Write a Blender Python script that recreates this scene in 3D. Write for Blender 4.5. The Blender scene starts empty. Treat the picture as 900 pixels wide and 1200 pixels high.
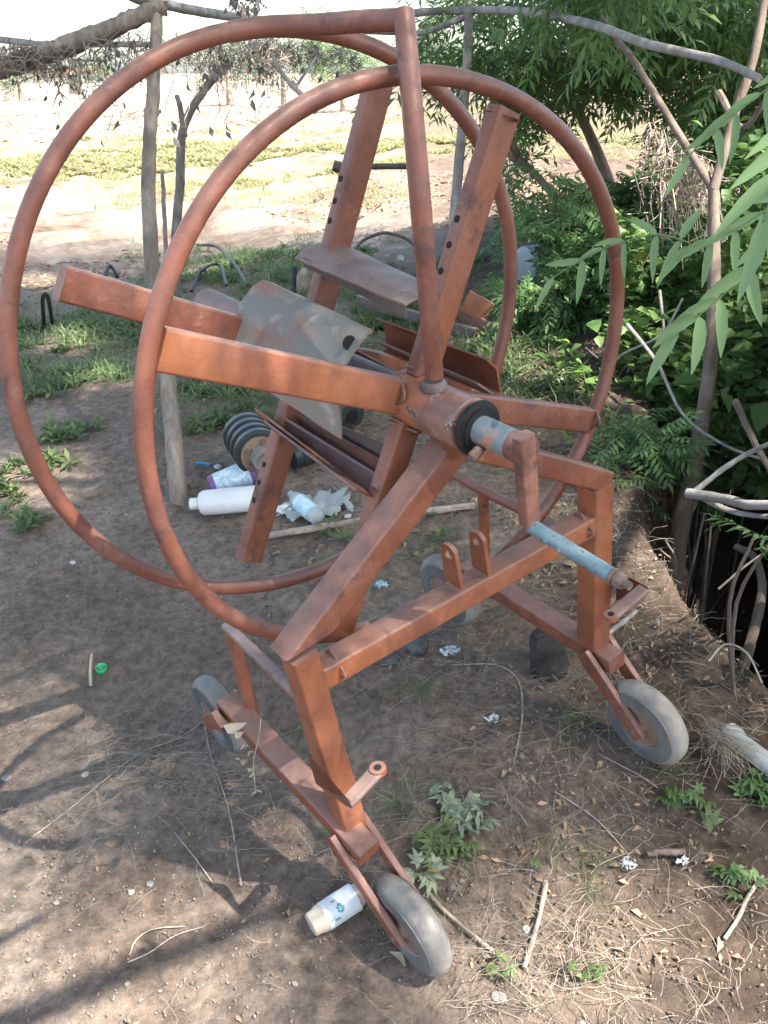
import bpy, bmesh, math, random
import numpy as np
from mathutils import Vector, Matrix
random.seed(11); rng=np.random.default_rng(5)
D=bpy.data; scene=bpy.context.scene
COL=scene.collection
PI=math.pi
# ------------------------------------------------------------------ camera
FPX=1086.77; CAMZ=1.368; PITCH=math.radians(25.355)
cd=D.cameras.new('camera'); cam=D.objects.new('camera',cd); COL.objects.link(cam)
cd.sensor_fit='VERTICAL'; cd.sensor_height=24; cd.lens=24*FPX/1200; cd.clip_start=.02; cd.clip_end=3000
cam.location=(0,0,CAMZ); cam.rotation_euler=(PI/2-PITCH,0,0); scene.camera=cam
# ------------------------------------------------------------------ light
SUN=Vector((.50,-.40,1.0)).normalized()
w=D.worlds.new('World'); scene.world=w; w.use_nodes=True
nt=w.node_tree; sky=nt.nodes.new('ShaderNodeTexSky'); sky.sky_type='NISHITA'; sky.sun_disc=False
sky.sun_elevation=math.asin(SUN.z); sky.sun_rotation=math.atan2(SUN.x,SUN.y); sky.air_density=1.0; sky.dust_density=2.2; sky.ozone_density=.4
nt.links.new(sky.outputs[0],nt.nodes['Background'].inputs[0]); nt.nodes['Background'].inputs[1].default_value=.13
sl=D.lights.new('sun','SUN'); sl.energy=5.0; sl.angle=math.radians(.5); sl.color=(1,.94,.85)
so=D.objects.new('sun',sl); COL.objects.link(so); so.rotation_euler=SUN.to_track_quat('Z','Y').to_euler()
vs=scene.view_settings; vs.view_transform='Standard'; vs.look='None'; vs.exposure=2.36; vs.gamma=1
# ------------------------------------------------------------------ geometry of the view (pixel -> point helpers)
CP,SP=math.cos(PITCH),math.sin(PITCH)
def W(u,v,d):
    "point d metres ahead of the camera seen at photograph position u,v"
    a=(u-450)/FPX; b=(600-v)/FPX
    return Vector((a*d,(CP+b*SP)*d,CAMZ+(-SP+b*CP)*d))
S=.75
MC=np.array([-1.0262,-1.29411,1.89225])
MR=np.array([[.772677,-.618427,-.143239],[.595145,.784229,-.175466],[.220845,.050331,.974009]])
RR=np.array([.772677,-.618427,-.143239]);UU=np.array([.454431,.381315,.805041]);FF=np.array([.44324,.687129,-.575666])
def m2w(P): return Vector((MR@(np.array(P,float)-MC))*S)+Vector((0,0,CAMZ))
def un(u,v,ax,val):
    "machine-space point seen at u,v on the plane axis=val"
    d=(u-450)/FPX*RR+(600-v)/FPX*UU+FF
    t=(val-MC[ax])/d[ax]; return MC+t*d
def ud(u,v,dep): return MC+dep*((u-450)/FPX*RR+(600-v)/FPX*UU+FF)
# ------------------------------------------------------------------ noise
def _h(ix,iy,seed):
    n=(ix.astype(np.int64)*374761393+iy.astype(np.int64)*668265263+seed*1442695041)&0xffffffff
    n=((n^(n>>13))*1274126177)&0xffffffff
    return ((n^(n>>16))&0xffff)/65535.0
def vn(x,y,seed=0):
    ix=np.floor(x);iy=np.floor(y);fx=x-ix;fy=y-iy;fx=fx*fx*(3-2*fx);fy=fy*fy*(3-2*fy)
    a=_h(ix,iy,seed);b=_h(ix+1,iy,seed);c=_h(ix,iy+1,seed);d=_h(ix+1,iy+1,seed)
    return a+(b-a)*fx+(c-a)*fy+(a-b-c+d)*fx*fy-.5
def fbm(x,y,o=4,seed=0):
    s=0;a=1
    for i in range(o): s=s+a*vn(x*2**i,y*2**i,seed+i); a*=.5
    return s
def sat(v,lo,hi,k=.35): return lo+k*np.logaddexp(0,(v-lo)/k)-k*np.logaddexp(0,(v-hi)/k)
def sm(a,b,x): t=np.clip((x-a)/(b-a),0,1); return t*t*(3-2*t)
EY=[-60,0,1,1.76,2.05,2.35,3,4,6,9,20]; EX=[8,1.8,1.12,.87,.76,.70,.92,1.15,1.5,2.4,5]
def gz(x,y):
    x=np.asarray(x,float);y=np.asarray(y,float)
    yc=np.minimum(y,60)
    z=.147*(sat(x,-1.2,1.2)-.228)+.18*(sat(np.minimum(y,30),-.5,3.2)-1.505)
    near=1-sm(6,14,y)
    z=z+near*(.05*fbm(x*1.1,y*1.1,3,3)+.030*fbm(x*4,y*4,3,9))
    far=sm(5,8,y)
    z=z+far*(.12*fbm(x*.5,y*.9,3,21)+.09*fbm(x*2.2,y*3.5,4,33))
    d=x-np.interp(y,EY,EX)+.10*fbm(x*2.2,y*2.2,3,50)
    dr=1.5*sm(-.02,.36,d)-1.3*sm(.62,1.25,d)
    z=z-dr*(1-sm(6,10,y))*sm(-1,.6,y)
    return z
def G(x,y): return float(gz(x,y))
def hit(u,v):
    a=(u-450)/FPX;b=(600-v)/FPX; dy=CP+b*SP; dz=-SP+b*CP
    t=.3
    while t<60:
        if CAMZ+dz*t<G(a*t,dy*t): break
        t+=.01*max(1,t)
    lo=t-.01*max(1,t);hi=t
    for _ in range(12):
        m=(lo+hi)/2
        if CAMZ+dz*m<G(a*m,dy*m): hi=m
        else: lo=m
    return Vector((a*hi,dy*hi,G(a*hi,dy*hi)))
# ------------------------------------------------------------------ materials
def NM(name):
    m=D.materials.new(name); m.use_nodes=True; n=m.node_tree; b=n.nodes['Principled BSDF']; return m,n,b
def nod(n,t,**k):
    x=n.nodes.new(t)
    for a,v in k.items():
        if a in x.inputs: x.inputs[a].default_value=v
        else: setattr(x,a,v)
    return x
def ramp(n,src,stops,interp='LINEAR'):
    r=n.nodes.new('ShaderNodeValToRGB'); e=r.color_ramp.elements; r.color_ramp.interpolation=interp
    while len(e)>1: e.remove(e[-1])
    for i,(p,c) in enumerate(stops):
        q=e[0] if i==0 else e.new(p)
        q.position=p; q.color=(*c,1) if len(c)==3 else c
    n.links.new(src,r.inputs[0]); return r.outputs[0]
def mix(n,f,a,b,mode='MIX'):
    m=n.nodes.new('ShaderNodeMix'); m.data_type='RGBA'; m.blend_type=mode
    for s,v in((0,f),(6,a),(7,b)):
        if hasattr(v,'links'): n.links.new(v,m.inputs[s])
        else: m.inputs[s].default_value=v if s==0 else (*v,1)
    return m.outputs[2]
def noise(n,scale,det=4,co=None,rough=.55,stretch=None):
    t=n.nodes.new('ShaderNodeTexNoise'); t.inputs['Scale'].default_value=scale; t.inputs['Detail'].default_value=det; t.inputs['Roughness'].default_value=rough
    if co is None:
        c=n.nodes.get('OC') or n.nodes.new('ShaderNodeTexCoord'); c.name='OC'; co=c.outputs['Object']
    if stretch:
        mp=n.nodes.new('ShaderNodeMapping'); mp.inputs['Scale'].default_value=stretch; n.links.new(co,mp.inputs[0]); co=mp.outputs[0]
    n.links.new(co,t.inputs[0]); return t.outputs[0]
def bump(n,b,h,st=.3,dist=.01):
    x=n.nodes.new('ShaderNodeBump'); x.inputs['Strength'].default_value=st; x.inputs['Distance'].default_value=dist
    n.links.new(h,x.inputs['Height']); n.links.new(x.outputs[0],b.inputs['Normal'])
def rust(name,c1,c2,stain=(.07,.035,.03),rough=.5,sa=.59,fade=(.31,.20,.18),fa=.30,dust_sheen=.55):
    m,n,b=NM(name)
    big=noise(n,5,5); c=ramp(n,big,[(.38,c1),(.62,c2)])
    f=noise(n,9,6,rough=.7); fm=ramp(n,f,[(.48,(0,0,0)),(.75,(fa,)*3)])
    c=mix(n,fm,c,fade)
    s=noise(n,16,6,rough=.72); smk=ramp(n,s,[(sa-.04,(0,0,0)),(sa+.08,(.85,)*3)])
    c=mix(n,smk,c,stain)
    g_=n.nodes.new('ShaderNodeNewGeometry'); sz_=n.nodes.new('ShaderNodeSeparateXYZ'); n.links.new(g_.outputs['Normal'],sz_.inputs[0])
    up_=ramp(n,sz_.outputs[2],[(.25,(0,0,0)),(.85,(dust_sheen,)*3)]); dn=noise(n,12,5,rough=.7); dm_=mix(n,1.0,up_,ramp(n,dn,[(.3,(.55,)*3),(.65,(1,)*3)]),'MULTIPLY'); c=mix(n,dm_,c,(.25,.18,.155))  # paler up-facing sides: sky sheen painted in along with settled dust
    fl=noise(n,130,3); sp=ramp(n,fl,[(.69,(0,0,0)),(.73,(.35,)*3)]); c=mix(n,sp,c,(.36,.23,.18))
    dk=noise(n,70,3,rough=.7); sq=ramp(n,dk,[(.70,(0,0,0)),(.75,(.45,)*3)]); c=mix(n,sq,c,(.05,.025,.02))
    n.links.new(c,b.inputs['Base Color'])
    r=ramp(n,s,[(.3,(rough-.08,)*3),(.8,(min(1,rough+.3),)*3)]); n.links.new(r,b.inputs['Roughness'])
    b.inputs['Specular IOR Level'].default_value=.5
    st_=noise(n,6,7,rough=.8); c=mix(n,ramp(n,st_,[(.50,(0,0,0)),(.60,(.32,)*3),(.68,(.1,)*3)]),c,tuple(x*.5 for x in c2)); n.links.new(c,b.inputs['Base Color'])
    sc_=noise(n,30,8,rough=.85); c=mix(n,ramp(n,sc_,[(.59,(0,0,0)),(.67,(.5,)*3)]),c,fade); n.links.new(c,b.inputs['Base Color'])
    h=noise(n,60,6,rough=.7); h2=noise(n,6,4); q=n.nodes.new('ShaderNodeMath'); q.operation='MULTIPLY_ADD'; n.links.new(h2,q.inputs[0]); q.inputs[1].default_value=2.5; n.links.new(h,q.inputs[2]); bump(n,b,q.outputs[0],.30,.005)
    return m
OR1=(.40,.110,.045);OR2=(.30,.075,.036)
M={}
OR1=(.225,.076,.037);OR2=(.16,.052,.030)
M['red']=rust('red_oxide_paint',OR1,OR2,rough=.42)
M['crank']=rust('grimy_crank_paint',(.25,.095,.06),(.15,.065,.045),rough=.5,sa=.50)
M['orange']=rust('orange_oxide_paint',(.29,.100,.042),(.19,.064,.033),rough=.45,sa=.68,fa=.15)
M['ring']=rust('rusty_tube_paint',(.205,.074,.045),(.145,.050,.034),rough=.40,sa=.60)
M['dusty']=rust('worn_brown_steel',(.25,.16,.13),(.19,.11,.09),rough=.5,fade=(.33,.27,.24))
M['dark']=rust('dark_weathered_steel',(.10,.075,.065),(.07,.05,.045),rough=.5,fade=(.18,.15,.13),sa=.7)
M['strip']=rust('brown_channel_paint',(.17,.065,.045),(.11,.05,.04),rough=.45,fade=(.2,.14,.12))
def simple(name,c1,c2=None,scale=30,rough=.6,bs=.15,bd=.003,bscale=80,spec=.5,metal=0):
    m,n,b=NM(name); c2=c2 or c1
    c=ramp(n,noise(n,scale,5,rough=.65),[(.35,c1),(.65,c2)]); n.links.new(c,b.inputs['Base Color'])
    b.inputs['Roughness'].default_value=rough; b.inputs['Specular IOR Level'].default_value=spec; b.inputs['Metallic'].default_value=metal
    if bs: bump(n,b,noise(n,bscale,5,rough=.7),bs,bd)
    return m
# grey primer plate with rust showing through
m,n,b=NM('grey_primer_over_rust')
c=ramp(n,noise(n,9,6,rough=.7),[(.0,(.15,.15,.13)),(.45,(.18,.165,.14)),(.52,(.21,.155,.13)),(.60,(.23,.115,.08)),(.72,(.13,.085,.07))])
c=mix(n,ramp(n,noise(n,25,5),[(.58,(0,0,0)),(.7,(.5,)*3)]),c,(.42,.38,.36))
n.links.new(c,b.inputs['Base Color']); b.inputs['Roughness'].default_value=.5; bump(n,b,noise(n,40,6),.25,.004); M['primer']=m
# hub: rust, orange and flaked white
m,n,b=NM('hub_flaking_paint')
c=ramp(n,noise(n,7,5),[(.40,(.33,.13,.07)),(.48,(.17,.095,.08)),(.58,(.24,.13,.10))])
wn=noise(n,30,5,rough=.55); c=mix(n,ramp(n,wn,[(.605,(0,0,0)),(.612,(1,1,1))],),c,(.72,.70,.68))
c=mix(n,ramp(n,noise(n,30,5,rough=.6),[(.58,(0,0,0)),(.62,(1,1,1))]),c,(.13,.075,.06))
n.links.new(c,b.inputs['Base Color']); b.inputs['Roughness'].default_value=.42; bump(n,b,noise(n,60,6),.25,.003); M['hub']=m
m,n,b=NM('worn_blue_grey_shaft')
c=ramp(n,noise(n,11,6,rough=.65),[(.40,(.17,.215,.225)),(.52,(.14,.19,.205)),(.57,(.34,.19,.13)),(.66,(.30,.12,.08))])
n.links.new(c,b.inputs['Base Color']); b.inputs['Roughness'].default_value=.5; bump(n,b,noise(n,50,6),.3,.003); M['shaft']=m
m,n,b=NM('chipped_blue_grip')
c=ramp(n,noise(n,14,4),[(.4,(.085,.16,.20)),(.65,(.15,.215,.24))])
c=mix(n,ramp(n,noise(n,110,3),[(.62,(0,0,0)),(.66,(1,1,1))]),c,(.06,.06,.07))
c=mix(n,ramp(n,noise(n,45,4),[(.64,(0,0,0)),(.69,(.8,)*3)]),c,(.45,.48,.47))
n.links.new(c,b.inputs['Base Color']); b.inputs['Roughness'].default_value=.4; bump(n,b,noise(n,90,4),.2,.002); M['grip']=m
M['black']=simple('black_rubber_seal',(.010,.010,.011),(.022,.022,.022),40,.5,.1,spec=.3)
M['void']=simple('hole_shadowed_steel',(.01,.008,.008),None,10,.9,0)  # near-black fill standing in for the darkness inside holes
M['tyre']=simple('dusty_grey_rubber',(.12,.113,.105),(.29,.265,.235),7,.8,.5,.006,45)
M['tyre_side']=simple('blue_grey_rubber_side',(.06,.066,.07),(.15,.142,.13),8,.7,.2,.003,60)
M['rim']=simple('rusty_wheel_disc',(.17,.125,.10),(.25,.15,.10),40,.6)
M['bolt']=simple('bolt_steel',(.20,.13,.11),(.12,.08,.07),60,.5)
def bark(name,c1,c2,st=(1,1,.15),sc=28,bd=.012):
    m,n,b=NM(name); f=noise(n,sc,7,rough=.7,stretch=st)
    c=ramp(n,f,[(.32,c1),(.66,c2)]); c=mix(n,ramp(n,noise(n,6,3),[(.5,(0,0,0)),(.62,(.5,)*3)]),c,tuple(x*.55 for x in c1))
    n.links.new(c,b.inputs['Base Color']); b.inputs['Roughness'].default_value=.85; bump(n,b,f,.7,bd); return m
M['bark']=bark('pale_brown_bark',(.15,.10,.075),(.30,.22,.17))
M['greybark']=bark('grey_bark',(.17,.15,.14),(.33,.31,.29))
M['stembark']=bark('grey_brown_bark',(.085,.07,.062),(.19,.165,.145))
M['oldwood']=bark('weathered_pole_wood',(.14,.11,.085),(.34,.28,.23),(1,1,.08),40)
M['darkbark']=bark('dark_bark',(.06,.045,.035),(.15,.11,.09))
M['redbark']=bark('reddish_bark',(.09,.066,.05),(.185,.14,.11))
M['straw']=simple('dry_straw',(.36,.315,.25),(.19,.155,.125),60,.8,0)
M['twig']=simple('dry_twig',(.24,.18,.14),(.36,.30,.25),60,.8,0)
def leafmat(name,c1,c2,tr=.35,rough=.45,yellow=None):
    m,n,b=NM(name)
    g=n.nodes.new('ShaderNodeNewGeometry'); rnd=g.outputs['Random Per Island']
    st=[(0,c1),(.9,c2)]+([(.985,yellow)] if yellow else [])
    c=ramp(n,rnd,st); c=mix(n,ramp(n,noise(n,3,3),[(.35,(0,0,0)),(.7,(.55,)*3)]),c,c1)
    n.links.new(c,b.inputs['Base Color']); b.inputs['Roughness'].default_value=rough; b.inputs['Specular IOR Level'].default_value=.35
    t=n.nodes.new('ShaderNodeBsdfTranslucent'); n.links.new(c,t.inputs[0])
    ms=n.nodes.new('ShaderNodeMixShader'); ms.inputs[0].default_value=tr
    n.links.new(b.outputs[0],ms.inputs[1]); n.links.new(t.outputs[0],ms.inputs[2])
    n.links.new(ms.outputs[0],n.nodes['Material Output'].inputs[0]); return m
M['neem']=leafmat('dark_neem_leaf',(.095,.17,.060),(.17,.26,.085),.45)
M['neemlit']=leafmat('sun_tinted_neem_leaf',(.16,.27,.11),(.26,.36,.18),.5,.4)  # sunlight on the near sprays brightened into the leaf colour
M['vine']=leafmat('broad_vine_leaf',(.09,.17,.055),(.18,.29,.085),.5,yellow=(.3,.36,.08))
M['pinn']=leafmat('feathery_bush_leaf',(.10,.185,.070),(.175,.27,.105),.45)
M['grass']=leafmat('weed_green',(.10,.155,.065),(.19,.24,.10),.4,.6,yellow=(.30,.32,.12))
M['fgrass']=leafmat('dry_field_grass',(.19,.21,.08),(.34,.30,.17),.4,.8)
M['palegreen']=leafmat('wilted_leaf',(.24,.30,.20),(.34,.37,.26),.25,.7)
M['deadleaf']=leafmat('dead_leaf',(.20,.13,.085),(.40,.30,.19),.2,.8)
M['vdead']=leafmat('dry_hanging_leaf',(.13,.11,.10),(.24,.21,.19),.15,.8)
M['creamleaf']=leafmat('cream_dry_leaf',(.50,.45,.32),(.62,.56,.42),.25,.7)
# ground
m,n,b=NM('bare_earth')
gn=n.nodes.new('ShaderNodeNewGeometry'); pos=gn.outputs['Position']
sx=n.nodes.new('ShaderNodeSeparateXYZ'); n.links.new(pos,sx.inputs[0])
base=ramp(n,noise(n,2.3,6,pos,.6),[(.32,(.205,.150,.115)),(.5,(.28,.215,.168)),(.68,(.37,.30,.24))])
fine=noise(n,38,6,pos,.75); base=mix(n,ramp(n,fine,[(.42,(.55,)*3),(.62,(1,)*3),(.72,(1.25,)*3)]),base,base)
mm=n.nodes.new('ShaderNodeMix');mm.data_type='RGBA';mm.blend_type='MULTIPLY';mm.inputs[0].default_value=1
n.links.new(base,mm.inputs[6]); n.links.new(ramp(n,fine,[(.38,(.6,)*3),(.55,(1,)*3),(.7,(1.35,)*3)]),mm.inputs[7]); base=mm.outputs[2]
sp=noise(n,150,3,pos,.8); base=mix(n,ramp(n,sp,[(.66,(0,0,0)),(.71,(.6,)*3)]),base,(.40,.35,.30))
vo=n.nodes.new('ShaderNodeTexVoronoi'); vo.inputs['Scale'].default_value=45; n.links.new(pos,vo.inputs[0])
# sandy field beyond y=6
def mrange(v,a,b_,lo=0,hi=1):
    r=n.nodes.new('ShaderNodeMapRange'); r.interpolation_type='SMOOTHSTEP'
    for i,x in enumerate((a,b_,lo,hi)): r.inputs[i+1].default_value=x
    n.links.new(v,r.inputs[0]); return r.outputs[0]
fieldc=ramp(n,noise(n,1.5,7,pos,.7),[(.34,(.10,.064,.044)),(.43,(.19,.142,.105)),(.53,(.26,.21,.165)),(.7,(.33,.275,.225))])
base=mix(n,mrange(sx.outputs[1],4.8,7.2),base,fieldc)
# litter-brown bank on the right
bank=ramp(n,noise(n,14,7,pos,.75),[(.35,(.085,.06,.045)),(.55,(.15,.11,.085)),(.7,(.26,.20,.155))])
bm_=mrange(sx.outputs[0],.25,.62); base=mix(n,bm_,base,bank)
# green weedy bands far out
def band(a,b_,c_,d_):
    x=mrange(sx.outputs[1],a,b_); y=mrange(sx.outputs[1],c_,d_,1,0)
    q=n.nodes.new('ShaderNodeMath');q.operation='MULTIPLY'; n.links.new(x,q.inputs[0]); n.links.new(y,q.inputs[1]); return q.outputs[0]
gr=ramp(n,noise(n,3,6,pos,.7),[(.35,(.10,.105,.045)),(.6,(.17,.15,.085))])
for q in((12.5,14,19.5,22),): base=mix(n,mix(n,1.0,band(*q),(.32,.32,.32),'MULTIPLY'),base,gr)
# ditch shade painted into the soil colour, near-black by depth
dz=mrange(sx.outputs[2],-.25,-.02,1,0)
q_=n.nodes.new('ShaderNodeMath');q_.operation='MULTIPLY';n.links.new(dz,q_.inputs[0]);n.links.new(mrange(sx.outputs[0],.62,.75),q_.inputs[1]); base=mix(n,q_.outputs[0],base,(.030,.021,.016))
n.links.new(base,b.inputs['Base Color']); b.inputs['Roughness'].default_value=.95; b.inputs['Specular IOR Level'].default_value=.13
ad=n.nodes.new('ShaderNodeMath'); ad.operation='MULTIPLY_ADD'; n.links.new(noise(n,95,7,pos,.85),ad.inputs[0]); ad.inputs[1].default_value=.8; n.links.new(fine,ad.inputs[2])
bump(n,b,ad.outputs[0],1.0,.016); M['ground']=m
# ------------------------------------------------------------------ object helpers
def tag(o,label=None,cat=None,group=None,kind=None):
    for k,v in(('label',label),('category',cat),('group',group),('kind',kind)):
        if v: o[k]=v
    return o
def link(o,parent=None):
    COL.objects.link(o)
    if parent: o.parent=parent
    return o
def meshobj(name,V,F,mat,parent=None,smooth=False,loc=None):
    me=D.meshes.new(name); 
    V=[tuple(v) for v in V] if not isinstance(V,np.ndarray) else V
    me.from_pydata(V if not isinstance(V,np.ndarray) else V.tolist(),[],F if not isinstance(F,np.ndarray) else F.tolist()); me.update()
    me.materials.append(mat)
    if smooth: me.polygons.foreach_set('use_smooth',[True]*len(me.polygons))
    o=D.objects.new(name,me)
    if loc is not None: o.location=loc
    return link(o,parent)
def bmobj(name,bm,mat,parent=None,smooth=False,loc=None,auto=None):
    bmesh.ops.recalc_face_normals(bm,faces=bm.faces)
    me=D.meshes.new(name); bm.to_mesh(me); bm.free(); me.materials.append(mat)
    if smooth or auto:
        me.polygons.foreach_set('use_smooth',[True]*len(me.polygons))
        if auto: me.set_sharp_from_angle(angle=math.radians(auto))
    o=D.objects.new(name,me)
    if loc is not None: o.location=loc
    return link(o,parent)
def fastmesh(name,V,F,mat,parent=None,loc=None,smooth=False):
    "V (n,3) array, F (m,k) array"
    me=D.meshes.new(name); k=F.shape[1]
    me.vertices.add(len(V)); me.vertices.foreach_set('co',V.astype(np.float32).ravel())
    me.loops.add(F.size); me.loops.foreach_set('vertex_index',F.astype(np.int32).ravel())
    me.polygons.add(len(F)); me.polygons.foreach_set('loop_start',np.arange(0,F.size,k,dtype=np.int32))
    try: me.polygons.foreach_set('loop_total',np.full(len(F),k,dtype=np.int32))
    except Exception: pass
    me.update(calc_edges=True); me.validate(); me.materials.append(mat)
    if smooth: me.polygons.foreach_set('use_smooth',[True]*len(F))
    o=D.objects.new(name,me)
    if loc is not None: o.location=loc
    return link(o,parent)
def empty(name,loc,label,cat,group=None):
    o=D.objects.new(name,None); o.empty_display_size=.05; o.location=loc; link(o); return tag(o,label,cat,group)
def euler_mats(n,ax,ay,az):
    cx,sx_=np.cos(ax),np.sin(ax);cy,sy=np.cos(ay),np.sin(ay);cz,sz=np.cos(az),np.sin(az)
    R=np.zeros((n,3,3))
    R[:,0,0]=cy*cz;R[:,0,1]=sx_*sy*cz-cx*sz;R[:,0,2]=cx*sy*cz+sx_*sz
    R[:,1,0]=cy*sz;R[:,1,1]=sx_*sy*sz+cx*cz;R[:,1,2]=cx*sy*sz-sx_*cz
    R[:,2,0]=-sy;R[:,2,1]=sx_*cy;R[:,2,2]=cx*cy
    return R
def scatter(tv,tf,pos,R,sc):
    n=len(pos); V=np.einsum('nij,kj->nki',R,tv)*np.asarray(sc)[:,None,None]+pos[:,None,:]
    F=(tf[None]+(np.arange(n)*len(tv))[:,None,None])
    return V.reshape(-1,3),F.reshape(-1,tf.shape[1])
def merge(parts):
    Vs=[];Fs=[];o=0
    for V,F in parts: Vs.append(V);Fs.append(F+o);o+=len(V)
    return np.concatenate(Vs),np.concatenate(Fs)
def smoothpath(pts,n):
    "Catmull-Rom through pts"
    P=[Vector(p) for p in pts]; P=[P[0]*2-P[1]]+P+[P[-1]*2-P[-2]]; out=[]
    for i in range(1,len(P)-2):
        for k in range(n):
            t=k/n;a,b_,c,d=P[i-1],P[i],P[i+1],P[i+2]
            out.append(.5*((2*b_)+(c-a)*t+(2*a-5*b_+4*c-d)*t*t+(3*b_-a-3*c+d)*t**3))
    out.append(P[-2]); return out
def tubeVF(path,rad,seg=10,closed=False,rough=0,seed=0,cap=True):
    n=len(path); rd=rad if hasattr(rad,'__len__') else [rad]*n
    T=[]
    for i in range(n):
        a=path[(i-1)%n] if (closed or i>0) else path[0]; b_=path[(i+1)%n] if (closed or i<n-1) else path[-1]
        T.append((Vector(b_)-Vector(a)).normalized())
    N=T[0].orthogonal().normalized(); V=[];F=[];rn=random.Random(seed)
    for i in range(n):
        N=(N-T[i]*N.dot(T[i])).normalized(); B=T[i].cross(N)
        for k in range(seg):
            a=2*PI*k/seg; r=rd[i]*(1+rough*rn.uniform(-1,1)); V.append(Vector(path[i])+N*math.cos(a)*r+B*math.sin(a)*r)
    for i in range(n if closed else n-1):
        j=(i+1)%n
        off=0
        if closed and j==0:
            # match seam
            best=min(range(seg),key=lambda s:(V[(n-1)*seg]-V[s]).length); off=best
        for k in range(seg):
            a=i*seg+k;b_=i*seg+(k+1)%seg;c=j*seg+(k+1+off)%seg;d=j*seg+(k+off)%seg; F.append((a,b_,c,d))
    if not closed and cap:
        F.append(tuple(range(seg))[::-1]); F.append(tuple(range((n-1)*seg,n*seg)))
    return V,F
def tube(name,path,rad,mat,parent=None,seg=10,closed=False,rough=0,seed=0,scale=1,loc=(0,0,0)):
    L=Vector(loc); p=[Vector(q)*scale-L for q in path]; r=[x*scale for x in rad] if hasattr(rad,'__len__') else rad*scale
    V,F=tubeVF(p,r,seg,closed,rough,seed); o=meshobj(name,V,F,mat,parent,True)
    try: o.data.set_sharp_from_angle(angle=math.radians(50))
    except Exception: pass
    return o
def beam(name,P,Q,wv,a,b_,mat,parent,bev=.004,hole=False,scale=S,warp=.0,mitre=None):
    "rectangular hollow section from P to Q; a = size along wv, b_ = size across"
    P=Vector(P)*scale;Q=Vector(Q)*scale;d=(Q-P).normalized(); wv=Vector(wv); wv=(wv-d*wv.dot(d)).normalized(); n_=d.cross(wv)
    a*=scale;b_*=scale
    bm=bmesh.new(); rows=[]; N=7
    for i in range(N):
        c=P.lerp(Q,i/(N-1))+n_*random.uniform(-warp,warp)+wv*random.uniform(-warp,warp)
        rows.append([bm.verts.new(c+wv*sx_*a/2+n_*sy*b_/2) for sx_,sy in((1,1),(-1,1),(-1,-1),(1,-1))])
    if mitre is not None:
        for q in rows[0]: t_=(P.z+mitre*(q.co-P).x-q.co.z)/d.z; q.co=q.co+d*t_
    edges=[]
    for i in range(N-1):
        for k in range(4): bm.faces.new((rows[i][k],rows[i][(k+1)%4],rows[i+1][(k+1)%4],rows[i+1][k]))
    bm.faces.new(rows[0][::-1]); bm.faces.new(rows[-1])
    bm.edges.ensure_lookup_table(); ed=[e for e in bm.edges if abs((e.verts[0].co-e.verts[1].co).normalized().dot(d))>.9]
    capf=[f for f in bm.faces if abs(f.normal.dot(d))>.9]; bm.normal_update()
    bmesh.ops.bevel(bm,geom=ed,offset=bev*scale*1.6,segments=3,profile=.5,affect='EDGES')
    return bmobj(name,bm,mat,parent,auto=40)
def sheet(name,A,B,t,mat,parent,scale=S,sub=6,bulge=0):
    "bent plate: cross-section polyline A (one end) to polyline B (other end), thickness t"
    A=[Vector(p)*scale for p in A];B=[Vector(p)*scale for p in B];k=len(A);bm=bmesh.new()
    g=[[bm.verts.new(A[j].lerp(B[j],i/sub)+Vector((random.uniform(-1,1),0,random.uniform(-1,1)))*bulge) for j in range(k)] for i in range(sub+1)]
    for i in range(sub):
        for j in range(k-1): bm.faces.new((g[i][j],g[i][j+1],g[i+1][j+1],g[i+1][j]))
    bmesh.ops.recalc_face_normals(bm,faces=bm.faces)
    bmesh.ops.solidify(bm,geom=bm.faces[:],thickness=t*scale)
    return bmobj(name,bm,mat,parent,auto=35)
def cyl(name,P,Q,r,mat,parent,seg=20,r2=None,scale=S,bev=0):
    P=Vector(P)*scale;Q=Vector(Q)*scale;d=Q-P; bm=bmesh.new()
    bmesh.ops.create_cone(bm,cap_ends=True,segments=seg,radius1=r*scale,radius2=(r if r2 is None else r2)*scale,depth=d.length)
    if bev: bmesh.ops.bevel(bm,geom=[e for e in bm.edges if len(e.link_faces)==2 and abs(e.link_faces[0].normal.dot(e.link_faces[1].normal))<.5],offset=bev*scale,segments=2,affect='EDGES')
    bmesh.ops.transform(bm,matrix=Matrix.Translation((P+Q)/2)@d.to_track_quat('Z','Y').to_matrix().to_4x4(),verts=bm.verts)
    return bmobj(name,bm,mat,parent,auto=40)
def lathe(name,prof,P,Q,mat,parent,seg=32,scale=S,cap=True):
    "profile [(along,r)] revolved about P->Q direction"
    P=Vector(P)*scale; d=(Vector(Q)*scale-P).normalized(); n_=d.orthogonal().normalized(); b_=d.cross(n_); V=[];F=[]
    for i,(t,r) in enumerate(prof):
        for k in range(seg):
            a=2*PI*k/seg; V.append(P+d*t*scale+(n_*math.cos(a)+b_*math.sin(a))*r*scale)
    for i in range(len(prof)-1):
        for k in range(seg): F.append((i*seg+k,i*seg+(k+1)%seg,(i+1)*seg+(k+1)%seg,(i+1)*seg+k))
    if cap: F.append(tuple(range(seg))[::-1]);F.append(tuple(range((len(prof)-1)*seg,len(prof)*seg)))
    o=meshobj(name,V,F,mat,parent,True); o.data.set_sharp_from_angle(angle=math.radians(38)); return o
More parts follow.
